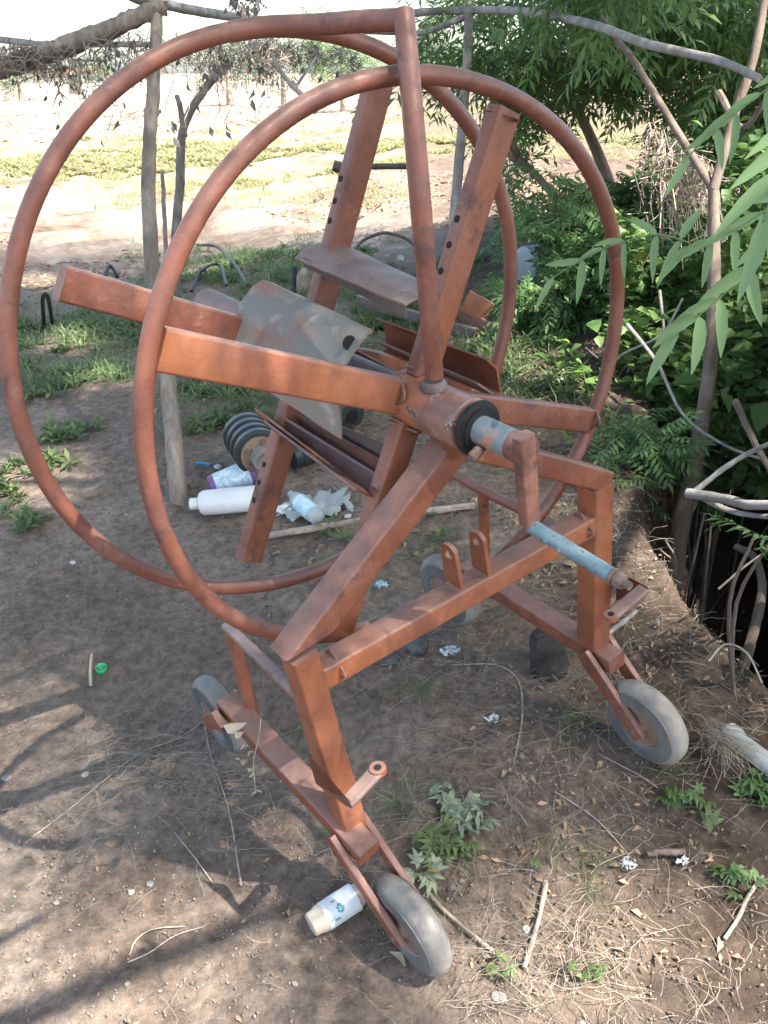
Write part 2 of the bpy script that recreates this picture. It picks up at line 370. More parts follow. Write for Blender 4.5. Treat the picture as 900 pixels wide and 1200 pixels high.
# ================================================================== GROUND
def make_ground():
    ys=[.25]
    while ys[-1]<1200: ys.append(ys[-1]+max(.011,(ys[-1]+.3)*.0085)*(1 if ys[-1]<60 else 6))
    ys=np.array([-40,-12,-4,-1.5,-.6,-.1]+ys); s=np.concatenate([[-9,-4,-2],np.linspace(-1.25,1.25,380),[2,4,9]])
    wdt=np.maximum(ys,0)*.62+.75
    X=s[None,:]*wdt[:,None]; Y=np.repeat(ys[:,None],len(s),1)
    Z=gz(X,Y); near=(1-sm(4,9,Y))
    cl=fbm(X*22,Y*22,3,70); Z=Z+near*(.010*cl+.009*np.clip(fbm(X*45,Y*45,2,80)-.12,0,1))
    lit=sm(.2,.7,X)*near; Z=Z+lit*.018*fbm(X*30,Y*30,3,90)
    V=np.stack([X,Y,Z],2).reshape(-1,3); a,b_=X.shape; i=np.arange(a*b_).reshape(a,b_)
    F=np.stack([i[:-1,:-1],i[:-1,1:],i[1:,1:],i[1:,:-1]],2).reshape(-1,4)
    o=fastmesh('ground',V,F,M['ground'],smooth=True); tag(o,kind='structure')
make_ground()
# ================================================================== THE REEL CART
base=m2w((0,.2,-.28)); cart=empty('reel_cart',base,'rust-red steel hose reel on a four-wheeled cart, with two big hoops and a crank','reel cart')
Rm=Matrix([list(r) for r in MR]).to_4x4(); org=m2w((0,0,0))
cart.matrix_world=Matrix.Translation(org)@Rm
# base of the cart lies at machine (0,.2,-.28): parts are offset through an inverse parent shift
SHIFT=Vector((0,.2,-.28))*S
cart.matrix_world=Matrix.Translation(org+Rm.to_3x3()@SHIFT)@Rm
H=.948;YA=.1045;LR=.5007;PHI=-.5568;w_=.437;T=.064
pt=lambda u,v,ax,val:Vector(un(u,v,ax,val))
n0=len(D.objects)
# --- hoops
def fourier_ring(px,yf,C,order=4):
    th=[];rr=[]
    for u,v in px:
        p=yf(u,v); d=p-C; th.append(math.atan2(d.z,d.x)); rr.append(math.hypot(d.x,d.z))
    th=np.array(th);rr=np.array(rr);A=[np.ones_like(th)]
    for k in range(1,order+1): A+= [np.cos(k*th),np.sin(k*th)]
    A=np.array(A).T; reg=np.diag([0]+[x for k in range(1,order+1) for x in(.02*k*k,)*2])
    co=np.linalg.solve(A.T@A+reg,A.T@rr)
    return lambda t: co[0]+sum(co[2*k-1]*math.cos(k*t)+co[2*k]*math.sin(k*t) for k in range(1,order+1))
ringA=[(177,400),(168,500),(185,600),(220,680),(335,742),(400,105),(300,162),(225,265),(187,350),(450,91),(515,88),(575,102),(615,122),(670,170),(705,225),(719,280),(720,350),(712,440),(695,495),(670,540),(642,585),(615,627),(270,722),(350,128)]
CA=Vector((0,YA,H)); fA=fourier_ring(ringA,lambda u,v:pt(u,v,1,YA),CA)
pA=lambda t:CA+Vector((math.cos(t),0,math.sin(t)))*fA(t)
ra=tube('hoop',[pA(2*PI*k/120) for k in range(120)],.0175,M['ring'],cart,16,True,scale=S)
ra['label']='front hoop, welded to its four spokes'
pc=[-.0851,.3888,1.0462,.0671,-.0324]; nC=np.array([pc[3],1,pc[4]]); CC=np.array(pc[:3])
def onC(u,v):
    d=(u-450)/FPX*RR+(600-v)/FPX*UU+FF; t=((CC-MC)@nC)/(d@nC); return Vector(MC+t*d)
ringC=[(12,350),(20,300),(40,230),(75,170),(125,110),(200,60),(250,41),(300,33),(8,375),(10,425),(20,485),(45,545),(80,600),(135,650),(200,679),(260,688),(325,684),(390,659),(385,40),(450,60),(505,100),(560,165),(590,230),(599,300),(595,350),(587,395),(582,435)]
CCv=Vector(CC); fC=fourier_ring(ringC,onC,CCv)
def pC(t):
    r=fC(t); x=CCv.x+r*math.cos(t); z=CCv.z+r*math.sin(t); y=CCv.y-(nC[0]*(x-CC[0])+nC[2]*(z-CC[2])); return Vector((x,y,z))
rc=tube('hoop',[pC(2*PI*k/120) for k in range(120)],.0175,M['ring'],cart,16,True,scale=S)
rc['label']='rear hoop, loose from its short spokes and hung from a slanting tube'
depC=lambda u,v:(onC(u,v)-Vector(MC)).dot(Vector(FF))
tailp=[Vector(ud(270,37,depC(270,37))),Vector(ud(315,31,depC(315,31)-.025)),Vector(ud(370,29,1.70)),Vector(ud(425,25,1.64)),Vector(ud(472,23,1.59))]
tail=tube('hoop_end_tube',smoothpath(tailp,6),.0188,M['ring'],cart,16,scale=S)
tube('stay_tube',[Vector(ud(473,14,1.585)),Vector(ud(480,90,1.58)),Vector(ud(493,240,1.585)),pt(509,440,1,.03)],[.0185,.0185,.019,.0185],M['ring'],cart,16,scale=S)
# --- spokes
SPK={}
def spoke(k,y,r0,r1,a,b_,mat,end=None,e0=None):
    t=PHI+k*PI/2; d=Vector((math.cos(t),0,math.sin(t)))
    P=e0 or Vector((0,y,H))+d*r0; Q=end or Vector((0,y,H))+d*r1
    SPK[(k,y)]=(P.copy(),Q.copy())
    return beam('spoke',P,Q,(-math.sin(t),0,math.cos(t)),a,b_,mat,cart,warp=.0002)
sf=[spoke(0,YA,.05,.585,.062,.036,M['red'],end=pt(692,492,1,YA)),
    spoke(1,YA,.05,.585,.062,.040,M['red'],end=pt(591,128,1,YA)),
    spoke(2,YA,.05,.585,.076,.036,M['orange'],end=pt(184,408,1,YA)),
    spoke(3,YA,.05,.56,.060,.040,M['red'],end=pt(396,742,1,YA))]
sr=[spoke(0,LR,.05,.575,.062,.036,M['red']),
    spoke(1,LR,.05,.58,.062,.040,M['red'],end=pt(445,92,1,LR)),
    spoke(2,LR,.05,.60,.070,.036,M['red'],end=pt(70,331,1,LR)),
    spoke(3,LR,.05,.57,.062,.040,M['red'],end=pt(291,655,1,LR))]
for s_,l in zip(sf+sr,('front spoke pointing right','front spoke pointing up with bolt holes','front spoke pointing left, sunlit orange','front spoke pointing down','rear spoke pointing right','rear spoke pointing up with bolt holes','rear spoke pointing left with an open end','rear spoke pointing down with an open end')): s_['label']=l
def discs(name,pts,nrm,r,mat,parent,proud=.0012,seg=14,dep=.004):
    nrm=Vector(nrm).normalized()
    for p in pts:
        p=Vector(p); cyl(name,p-nrm*dep,p+nrm*proud,r,mat,parent,seg)
# bolt holes on the side faces of the vertical spokes
def holes(k,y,rs,a,dy=0):
    P,Q=SPK[(k,y)]; d=(Q-P).normalized(); nn=Vector((0,1,0)).cross(d).normalized()
    if nn.x>0: nn=-nn
    discs('bolt_hole',[P+d*(r-.05)+Vector((0,dy,0))+nn*a/2 for r in rs],nn,.0075,M['void'],cart,proud=.0006)
holes(1,YA,(.265,.318,.370),.062,.004); holes(1,LR,(.300,.345,.395),.062,.006)
holes(3,LR,(.300,.347,.395),.062,.004); holes(3,YA,(.335,),.060,.002)
# --- drum plates between front and rear spokes
LP=lambda l,ax,y:[pt(u,v,ax,y) for u,v in l]
p=sheet('drum_plate',LP([(345,303),(357,290),(386,283),(400,284)],1,LR+.03),LP([(474,356),(486,349),(517,343),(528,345)],1,.095),.006,M['dusty'],cart,bulge=.0006); p['label']='brown top plate of the drum'
p=sheet('drum_plate_flange',LP([(357,301),(360,312)],1,LR),LP([(476,356),(478,372)],1,.11),.005,M['dark'],cart)
p=sheet('drum_plate',LP([(322,332),(308,327),(296,335),(280,357),(277,368),(252,415)],1,LR+.01),LP([(438,386),(432,388),(420,402),(402,430),(396,437),(399,515)],1,.15),.006,M['primer'],cart,bulge=.0012); p['label']='grey primed plate with a slot hole, widest of the drum plates'
hp=pt(410,401,1,.185); nrm=(Vector(MC)-hp).normalized()
hv=[]; 
for k in range(16):
    a=2*PI*k/16; hv.append(Vector(un(409+7.5*math.cos(a)+2*math.sin(a),401.5+8*math.sin(a)-3.5*math.cos(a),1,.185-.003)))
# slot follows the plate surface, lying 3 mm proud
meshobj('slot_hole',[ (v+nrm*.024)*S for v in hv],[tuple(range(16))],M['void'],cart)
p=sheet('drum_plate',LP([(440,371),(450,376),(456,409),(449,413)],1,LR-.03),LP([(571,420),(583,431),(588,461),(580,466)],1,.125),.005,M['orange'],cart,bulge=.0006); p['label']='orange plate behind the hub'
sheet('drum_plate_flange',LP([(452,405),(440,397)],1,LR-.02),LP([(584,464),(560,448)],1,.13),.005,M['dusty'],cart)
sheet('drum_strip',LP([(398,398),(400,412)],1,LR-.04),LP([(480,441),(482,458)],1,.26),.008,M['strip'],cart)
p=sheet('drum_plate',LP([(300,478),(312,492)],1,LR+.04),LP([(418,566),(419,576)],1,.19),.006,M['orange'],cart); p['label']='lower lip of the bottom channel'
p=sheet('drum_plate',LP([(310,492),(328,508),(331,489),(327,488)],1,LR+.0),LP([(418,573),(446,584),(453,566),(449,563)],1,.105),.006,M['strip'],cart); p['label']='brown bottom channel bolted to the lower spokes'
sheet('drum_strip',LP([(347,486),(352,502)],1,LR-.03),LP([(447,540),(449,562)],1,.13),.006,M['strip'],cart)
sheet('drum_strip',LP([(365,482),(372,498)],1,LR-.06),LP([(455,523),(452,552)],1,.14),.006,M['dark'],cart)
bp=pt(444,569,1,.10); cyl('bolt_head',bp+Vector((-.012,0,-.004)),bp+Vector((.004,0,0)),.012,M['bolt'],cart,8)
# --- hub and axle
cyl('axle_tube',(0,.16,H),(0,1.0,H),.036,M['dark'],cart,28)
cyl('axle_tube_end',(0,.62,H+.0),(0,1.003,H),.040,M['dusty'],cart,28)
cyl('rear_hub',(0,LR-.05,H),(0,LR+.05,H),.062,M['red'],cart,28)
lathe('hub',[(0,.050),(.004,.055),(.215,.055),(.218,.051)],(0,.145,H),(0,-1,H),M['hub'],cart,40)
lathe('seal_ring',[(0,.050),(.002,.056),(.008,.058),(.013,.056),(.015,.044)],(0,-.083,H),(0,-1,H),M['black'],cart,40)
cyl('seal_cup',(0,-.09,H),(0,-.102,H),.044,M['black'],cart,32)
cyl('crank_shaft',(0,-.09,H),(0,-.205,H),.0295,M['shaft'],cart,28)
cyl('shaft_end',(0,-.19,H),(0,-.228,H),.0305,M['crank'],cart,28)
b1=pt(557,503,1,-.125); cyl('set_screw',(-.030,-.128,H-.018),(-.055,-.128,H-.028),.011,M['bolt'],cart,8,bev=.002)
discs('grease_hole',[pt(485+7,474,1,.075),pt(526,486.5,1,0.005)],(-.5,-.25,.35),.0075,M['void'],cart,proud=.010,dep=.02)
lathe('weld_bead',[(0,.026),(.004,.029),(.012,.026),(.018,.021)],(-.001,.03,H+.050),(-.002,.03,H+1),M['dark'],cart,18)
a0=pt(614,517,1,-.245);a1=pt(621,612,1,-.245)
beam('crank_arm',a0+Vector((0,0,.012)),a1-Vector((0,0,.0)),(1,0,0),.038,.026,M['crank'],cart,bev=.003)
h0=pt(625,618,1,-.255); h1=pt(718,675,0,h0.x-.004)
cyl('crank_handle',h0+Vector((0,.006,0)),h1,.0150,M['grip'],cart,24,bev=.002)
hd=(h1-h0).normalized(); cyl('handle_washer',h1,h1+hd*.006,.017,M['bolt'],cart,20); cyl('handle_nut',h1+hd*.006,h1+hd*.026,.0150,M['bolt'],cart,6,bev=.0015); cyl('handle_bolt',h1+hd*.026,h1+hd*.040,.008,M['bolt'],cart,10)
# --- stand
def holed_plate(name,f,prof,hc,hr,th,mat):
    "plate with outline prof [(a,b)] and a real round hole"
    n_=32; th_=[2*PI*k/n_ for k in range(n_)]
    def outer(a):
        d=(math.cos(a),math.sin(a)); best=1e9
        for (x0,y0),(x1,y1) in zip(prof,prof[1:]+prof[:1]):
            ex,ey=x1-x0,y1-y0; den=d[0]*ey-d[1]*ex
            if abs(den)<1e-12: continue
            t=((x0-hc[0])*ey-(y0-hc[1])*ex)/den; q=((x0-hc[0])*d[1]-(y0-hc[1])*d[0])/den
            if t>0 and -1e-6<=q<=1+1e-6: best=min(best,t)
        return hc[0]+d[0]*best,hc[1]+d[1]*best
    for (x0,y0) in prof:
        th_.append(math.atan2(y0-hc[1],x0-hc[0])%(2*PI))
    th_=sorted(set(round(a,6) for a in th_)); bm=bmesh.new()
    I=[bm.verts.new(f(hc[0]+hr*math.cos(a),hc[1]+hr*math.sin(a))*S) for a in th_]; O=[bm.verts.new(f(*outer(a))*S) for a in th_]
    for k in range(len(th_)): j=(k+1)%len(th_); bm.faces.new((I[k],O[k],O[j],I[j]))
    bmesh.ops.recalc_face_normals(bm,faces=bm.faces)
    bmesh.ops.solidify(bm,geom=bm.faces[:],thickness=th*S); return bmobj(name,bm,mat,cart,auto=35)
FLt=pt(349,762,1,0);FLb=pt(417,985,1,0);FRt=pt(698,566,1,0);FRb=pt(695,752,1,0)
beam('post',FLb,FLt-Vector((0,0,.004)),(1,0,0),T*.95,T*.95,M['orange'],cart,warp=.0003)['label']='left front post'
beam('post',FRb,FRt+Vector((0,0,.0)),(1,0,0),T*1.05,T*1.05,M['orange'],cart,warp=.0003)['label']='right front post'
hubP=Vector((0,0.0,H-.062))
beam('inclined_beam',FLt+Vector((.020,.0012,.022)),hubP+Vector((.005,.001,-.012)),(-.66,0,.75),.062,.066,M['red'],cart,warp=.0004,mitre=0.0)
beam('inclined_beam',FRt+Vector((.022,.001,.0)),hubP+Vector((0,.001,0)),(.66,0,.75),.056,.060,M['red'],cart,warp=.0004)
bl=pt(372,790,1,0);br=pt(691,611,1,0)
beam('cross_beam',bl,br,(0,0,1),.058,.060,M['orange'],cart,warp=.0003)
lathe('bearing_bracket',[(0,.03),(.05,.045),(.052,.02)],hubP+Vector((0.0,-.03,-.02)),hubP+Vector((0,-.03,1)),M['red'],cart,12)
for u,v in((521,674),(558,656)):
    c=pt(u,v,1,0.0)+Vector((.02,-.004,-.034)); bm=bmesh.new(); prof=[]
    for k in range(9): a=PI*k/8; prof.append((.024*math.cos(a),.092+.022*math.sin(a)))
    prof+= [(-.026,.0),(.030,.0)]
    holed_plate('lug',lambda y_,z_:(c+Vector((-.006,-y_,z_))),prof,(0,.086),.0135,.011,M['orange'])
def weld(p,nrm,r1,r2,n_=26,th=.0042):
    "lumpy bead round a joint"
    nrm=Vector(nrm).normalized(); a=nrm.orthogonal().normalized(); b2=nrm.cross(a); pts=[]
    for k in range(n_):
        t=2*PI*k/n_; q=max(abs(math.cos(t)),abs(math.sin(t))); pts.append(Vector(p)+a*math.cos(t)*r1/q+b2*math.sin(t)*r2/q)
    tube('weld_bead',pts,[th*.8*random.uniform(.7,1.35) for _ in pts],M['crank'],cart,6,True,rough=.2,seed=3,scale=S)
bd=(br-bl).normalized()
weld(br-bd*.038,bd,.0315,.0325); weld(bl+bd*.040,bd,.0315,.0325)
for k_,y_ in((1,YA),(0,YA)):
    P_,Q_=SPK[(k_,y_)]; d_=(Q_-P_).normalized(); weld(Q_-d_*.012,d_,.024,.030,th=.005)
for k_ in range(4):
    P_,Q_=SPK[(k_,YA)]; d_=(Q_-P_).normalized(); weld(P_+d_*.012,d_,.022,.033,th=.005)
# --- longitudinal rails, skids and rear posts
zb=.03
sl0=pt(437,1002,0,-.44); slx=-.44
skz=.0
SLf=pt(433,1000,1,-.085); SLr=pt(266,821,1,.455)
beam('skid',SLf,SLr,(1,0,0),.062,.052,M['red'],cart,warp=.0003)
SRf=pt(723,777,1,-.085); SRr=pt(545,665,1,.56)
beam('skid',SRf,SRr,(1,0,0),.060,.052,M['red'],cart,warp=.0003)
RLf=pt(297,838,1,.39);RLt=pt(270,737,1,.39)
tube('rear_post',[RLf,RLt],.0175,M['red'],cart,14,scale=S)
beam('side_rail',RLt+Vector((0,.02,-.004)),pt(346,810,1,.02),(1,0,0),.026,.022,M['dusty'],cart)
RRt=pt(566,575,1,.39);RRf=pt(569,690,1,.39)
tube('rear_post',[RRf,RRt],.0165,M['red'],cart,14,scale=S)
tube('side_rail',[pt(505,537,1,.60),pt(535,557,1,.50),RRt,pt(607,595,1,.27),pt(660,628,1,.05)],.0155,M['ring'],cart,14,scale=S)
# --- wheels
def wheel(c,ax=(1,0,0),r=.130,wd=.062,lab=None):
    c=Vector(c);ax=Vector(ax).normalized()
    h=wd/2; prof=[(-h+.004,.062),(-h-.001,.072),(-h-.002,r-.034),(-h+.003,r-.014),(-h+.011,r-.004),(-h+.020,r),(0,r+.0015),(h-.020,r),(h-.011,r-.004),(h-.003,r-.014),(h+.002,r-.034),(h+.001,.072),(h-.004,.062)]
    e=D.objects.new('wheel',None); link(e,cart)
    if lab: e['label']=lab
    t=lathe('tyre',[(x_,y_) for x_,y_ in prof],c,c+ax,M['tyre'],e,44,cap=False)
    for s_ in(-1,1): lathe('sidewall',[(s_*(h-.002),.066),(s_*(h+.0035),.072),(s_*(h+.0045),r-.040),(s_*(h+.002),r-.020),(s_*(h-.004),r-.018)][::s_],c,c+ax,M['tyre_side'],e,44,cap=False)
    lathe('wheel_disc',[(-h+.006,.0625),(-h+.003,.060),(-h+.006,.040),(-h+.002,.022),(-h-.010,.020),(-h-.012,.0),],c,c+ax,M['rim'],e,28)
    lathe('wheel_disc',[(h-.006,.0625),(h-.003,.060),(h-.006,.040),(h-.002,.022),(h+.010,.020),(h+.012,.0)],c,c+ax,M['rim'],e,28)
    return e
def fork(f0,c,wd=.062,tk=.018,h_=.060,ax=Vector((1,0,0))):
    for s_ in(-1,1):
        o_=ax*s_*(wd/2+.014)
        A=Vector(f0)+o_; B=Vector(c)+o_; d=(B-A).normalized()
        beam('fork_arm',A-d*.03,B+d*.022,ax,tk,h_*.8,M['red'],cart,bev=.002)
        n_=ax*s_; cyl('axle_nut',B+n_*.005,B+n_*.013,.010,M['bolt'],cart,6)
# the wheel centres are seen between their fork arms
WFL=pt(480,1080,0,-.437);WFR=pt(760,846,0,.437)
WFL.z=-.170;WFR.z=-.168
def cz(u,v,z): return Vector(un(u,v,2,z))
WFL=cz(481,1083,-.165);WFR=cz(757,846,-.163);WRL=cz(259,837,-.135);WRR=cz(527,691,-.140)
wheel(WFL,lab='nearest wheel, under the left post'); wheel(WFR,lab='right front wheel'); wheel(WRL,lab='left rear wheel'); wheel(WRR,lab='right rear wheel')
fork(SLf+Vector((0,.07,-.004)),WFL); fork(SRf+Vector((0,.06,-.004)),WFR); fork(SLr+Vector((0,-.02,-.02)),WRL); fork(SRr+Vector((0,-.02,-.02)),WRR)
# --- drawbar brackets at the foot of each front post
def bracket(u0,v0,u1,v1,up_,vp_,s_):
    A=pt(u0,v0,1,-.028);B=pt(u1,v1,1,-.165); B.x=A.x+(B.x-A.x)*.5
    bm=bmesh.new(); hh=.055
    vs_=[bm.verts.new(p*S) for p in(A,B,B-Vector((0,0,.022)),B-Vector((0,-.03,.04)),A-Vector((0,0,.11)))]
    bm.faces.new(vs_); bmesh.ops.solidify(bm,geom=bm.faces[:],thickness=.010*S); bmobj('tow_bracket',bm,M['red'],cart)
    C_=pt(up_,vp_,1,-.150); P0=B+Vector((0,.012,-.012)); d=(C_-P0).normalized()
    beam('tow_pin',P0,C_,(0,1,0),.036,.014,M['dusty'],cart,bev=.004)
    cyl('tow_pin_end',C_-Vector((0,0,.007)),C_+Vector((0,0,.007)),.018,M['orange'],cart,16)
    cyl('tow_pin_hole',C_-Vector((0,0,.0075)),C_+Vector((0,0,.0082)),.0085,M['void'],cart,12)
bracket(359,880,413,938,443,902,1); bracket(722,668,746,698,716,722,-1)
for o in list(D.objects):
    if o.parent is cart:
        if o.type=='EMPTY': o.location=-SHIFT
        else: o.location=-SHIFT
# ================================================================== leaf templates
def leaflet(L,Wd,fold=.18,droop=.25,nseg=3):
    V=[];F=[]
    for i in range(nseg+1):
        t=i/nseg; wd=Wd*math.sin(PI*min(1,t*.96+.04)**.8)*.5 if 0<i<nseg else Wd*.03
        z=-droop*L*t*t
        V+= [(-wd,L*t,z+fold*wd),(0,L*t,z),(wd,L*t,z+fold*wd)]
    for i in range(nseg):
        a=3*i; F+= [(a,a+1,a+4,a+3),(a+1,a+2,a+5,a+4)]
    return np.array(V),np.array(F)
def pinnate(L,pairs,ll,lw,curv=.5,nseg=2,droop=.3,tip=True,ang=60):
    parts=[];lv,lf=leaflet(ll,lw,nseg=nseg,droop=droop)
    for i in range(pairs):
        t=(i+.8)/(pairs+.3); y=L*t; z=-curv*L*t*t*.5; sc=1-.35*abs(t-.45)
        for s_ in(-1,1):
            R=np.array(Matrix.Rotation(math.radians(-s_*ang*(1-.25*t)),3,'Z')@Matrix.Rotation(random.uniform(-.35,.35),3,'Y')@Matrix.Rotation(random.uniform(-.4,.1),3,'X'))
            parts.append((lv@R.T*sc+np.array([0,y,z]),lf))
    if tip: parts.append((lv+np.array([0,L,-curv*L*.5]),lf))
    # rachis
    k=4;V=[];F=[]
    for i in range(k+1):
        t=i/k; V+= [(-.0012,L*t,-curv*L*t*t*.5),(.0012,L*t,-curv*L*t*t*.5)]
    for i in range(k): F.append((2*i,2*i+1,2*i+3,2*i+2))
    parts.append((np.array(V),np.array(F)))
    return merge(parts)
T_neem=pinnate(.24,5,.075,.020,nseg=2)
T_neem_big=pinnate(.30,5,.115,.038,nseg=1)
T_fine=pinnate(.17,7,.052,.017,nseg=2,curv=.3)
T_broad=leaflet(.07,.060,fold=.25,droop=.3,nseg=3)
T_small=leaflet(.03,.016,nseg=1)
T_grass=merge([(leaflet(.09,.005,droop=random.uniform(.3,1.2),nseg=2)[0]@np.array(Matrix.Rotation(random.uniform(.5,1.35),3,'X')).T@np.array(Matrix.Rotation(i*1.05,3,'Z')).T,leaflet(.09,.005,nseg=2)[1]) for i in range(6)])
T_weed=merge([(leaflet(.045,.016,droop=.3,nseg=2)[0]@np.array(Matrix.Rotation(random.uniform(.1,1.0),3,'X')).T@np.array(Matrix.Rotation(i*.78,3,'Z')).T+np.array([0,0,.008*(i%3)]),leaflet(.045,.016,nseg=2)[1]) for i in range(8)])
T_dead=leaflet(.05,.028,fold=.6,droop=.5,nseg=2)
def foliage_points(n,c,r,ncl,clr=.32,hollow=.25):
    c=np.array(c);r=np.array(r)
    q=rng.normal(size=(ncl,3)); q/=np.linalg.norm(q,axis=1)[:,None]; q*= (hollow+(1-hollow)*rng.random((ncl,1))**.6)
    idx=rng.integers(0,ncl,n); sc=.5+rng.random(ncl); off=rng.normal(size=(n,3))*clr*.5*sc[idx][:,None]
    return c+(q[idx]+off)*r
def crown(name,c,r,n,ncl,tmpl,mat,parent=None,clr=.35,smin=.7,smax=1.25,prune=None,base=(0,0,0),upb=0,extra=None):
    P=foliage_points(n,c,r,ncl,clr)
    k=len(P); R=euler_mats(k,rng.uniform(-.9,.6,k)+upb,rng.uniform(-.5,.5,k),rng.uniform(0,2*PI,k)); sc=rng.uniform(smin,smax,k)
    if prune is not None:
        mid=tmpl[0].mean(0); q=prune(P+np.einsum('nij,j->ni',R,mid)*sc[:,None]); P=P[q];R=R[q];sc=sc[q]
    V,F=scatter(tmpl[0],tmpl[1],P-np.array(base),R,sc)
    return fastmesh(name,V,F,mat,parent)
def limb(name,pts,r0,r1,mat,parent,base=(0,0,0),n=5,seg=10,rough=.08,wob=0.0):
    P=smoothpath(pts,n); k=len(P); b_=Vector(base)
    P=[p+Vector((random.uniform(-wob,wob),random.uniform(-wob,wob),0)) for p in P]
    rd=[r0+(r1-r0)*i/(k-1) for i in range(k)]
    return tube(name,P,rd,mat,parent,seg,rough=rough,seed=random.randint(0,999),loc=b_)
# ================================================================== TREES
# gaps in the canopy overhead where the photograph shows sun on the ground and on the hoops
gaps=[]
for u,v,r in((20,1120,.13),(105,1075,.06),(80,1190,.16),(190,1160,.09),(225,1050,.0),(275,1120,.0),(650,1120,.03),(740,1085,.03),(860,1130,.04),(590,1190,.04),(770,1190,.03),
              (640,430,.22),(690,450,.15),(600,400,.12),(760,650,.07),(690,620,.05),(800,720,.05),(235,395,.20),(80,400,.16),(40,560,.12),(120,440,.12),(60,330,.2),(240,320,.14),(660,170,.4)):
    p=hit(u,v); gaps.append((np.array(p),r))
NG=len(gaps)
for P_,r in((m2w(un(340,132,1,YA)),.045),(m2w(un(300,162,1,YA)),.03),(m2w(un(410,100,1,YA)),.03),(m2w(un(130,345,1,LR)),.07),(m2w(un(90,330,1,LR)),.05),(m2w(un(180,355,1,LR)),.05),(m2w(un(215,415,1,YA)),.06),(m2w(un(270,430,1,YA)),.05),(m2w(un(330,440,1,YA)),.035),
            (m2w(un(200,60,1,.35)),.05),(m2w(un(60,190,1,.35)),.04),(m2w(un(330,25,1,.3)),.05),
                        (W(870,120,1.0),.12),(W(850,350,.95),.08),(W(775,290,3.7),.3),(W(880,330,3.6),.2),(W(660,330,4.0),.25),(m2w(WFL)+Vector((.02,-.06,.0)),.04),(m2w(un(780,810,0,.44)),.04),(m2w(un(525,88,1,YA)),.025)):
    gaps.append((np.array(P_),r))
sN=np.array(SUN)
def prune(P):
    keep=np.ones(len(P),bool)
    for k_,(g_,r) in enumerate(gaps):
        r=r*.85+.115 if k_<NG else (r*.8+.14 if k_<NG+11 else r*.45+.075)
        d=P-g_; t=d@sN; q=np.linalg.norm(d-t[:,None]*sN,axis=1); keep&=~((q<r)&(t>0))
    return keep
def tree(name,label,c,r,n,ncl,tmpl,mat,trunk,tr,bm_,group=None,limbs=5,pr=None,clr=.35,**kw):
    b_=Vector(trunk[0]); e=empty(name,b_,label,'tree',group)
    limb('trunk',trunk,tr,tr*.6,bm_,e,b_)
    top=Vector(trunk[-1]); V=[];F=[];parts=[]
    for i in range(limbs):
        a=2*PI*i/limbs+random.uniform(-.5,.5); q=Vector(c)+Vector((math.cos(a)*r[0]*.7,math.sin(a)*r[1]*.7,random.uniform(-.2,.5)*r[2]))
        mid=top.lerp(q,.5)+Vector((0,0,.15*r[2]))
        limb('limb',[top-Vector((0,0,.05)),mid,q],tr*.5,tr*.12,bm_,e,b_,seg=6)
    crown('crown',c,r,n,ncl,tmpl,mat,e,clr,prune=pr,base=b_,**kw)
    return e
# shade trees: overhead, standing outside the picture on the right and behind the photographer
g0=lambda x,y:Vector((x,y,G(x,y)-.05))
tree('shade_tree','broad neem tree overhanging the cart from beyond the right edge',(1.9,1.9,4.1),(2.3,2.3,.75),6800,260,T_neem_big,M['neem'],[g0(3.2,1.2),(3.1,1.4,1.6),(2.4,1.7,3.0)],.12,M['bark'],pr=prune,clr=.55,smin=1.0,smax=1.75)
tree('shade_tree','neem tree standing behind the photographer, shading the near ground',(.6,-.3,4.2),(2.6,2.0,.75),6800,260,T_neem_big,M['neem'],[g0(-.9,-2.0),(-.8,-1.8,1.6),(-.2,-1.0,3.2)],.12,M['bark'],pr=prune,clr=.55,smin=1.0,smax=1.75)
tree('shade_tree','neem tree beyond the left edge spreading over the reel',(-.3,3.5,4.5),(2.7,2.9,.7),7500,260,T_neem_big,M['neem'],[g0(-4.3,2.6),(-4.0,2.8,1.7),(-2.6,3.1,3.3)],.12,M['bark'],pr=prune,clr=.55,smin=1.0,smax=1.75)
tree('shade_tree','neem tree arching over the back of the clearing',(1.2,4.2,4.3),(2.6,1.9,.7),3600,150,T_neem_big,M['neem'],[g0(3.4,4.3),(3.2,4.2,1.8),(2.4,4.2,3.2)],.11,M['bark'],pr=prune,clr=.55,smin=1.0,smax=1.75)
# unseen branches and leaf clumps added overhead to break up the near sunlight
st_=D.objects['shade_tree.001']; bb=np.array(st_.location)
crown('crown',(.55,.25,2.35),(.85,.55,.22),250,40,T_neem,M['neem'],st_,.5,base=bb,smin=.6,smax=1.1,prune=prune)
crown('crown',(1.15,.38,3.8),(.85,.42,.15),300,40,T_neem_big,M['neem'],st_,.5,base=bb,smin=1,smax=1.6)  # extra unseen clump, added to block sun left of the cart
limb('limb',[Vector((-.2,-1.0,3.2)),Vector((.1,-.4,2.8)),Vector((.6,.3,2.4))],.03,.012,M['bark'],st_,bb,seg=6)
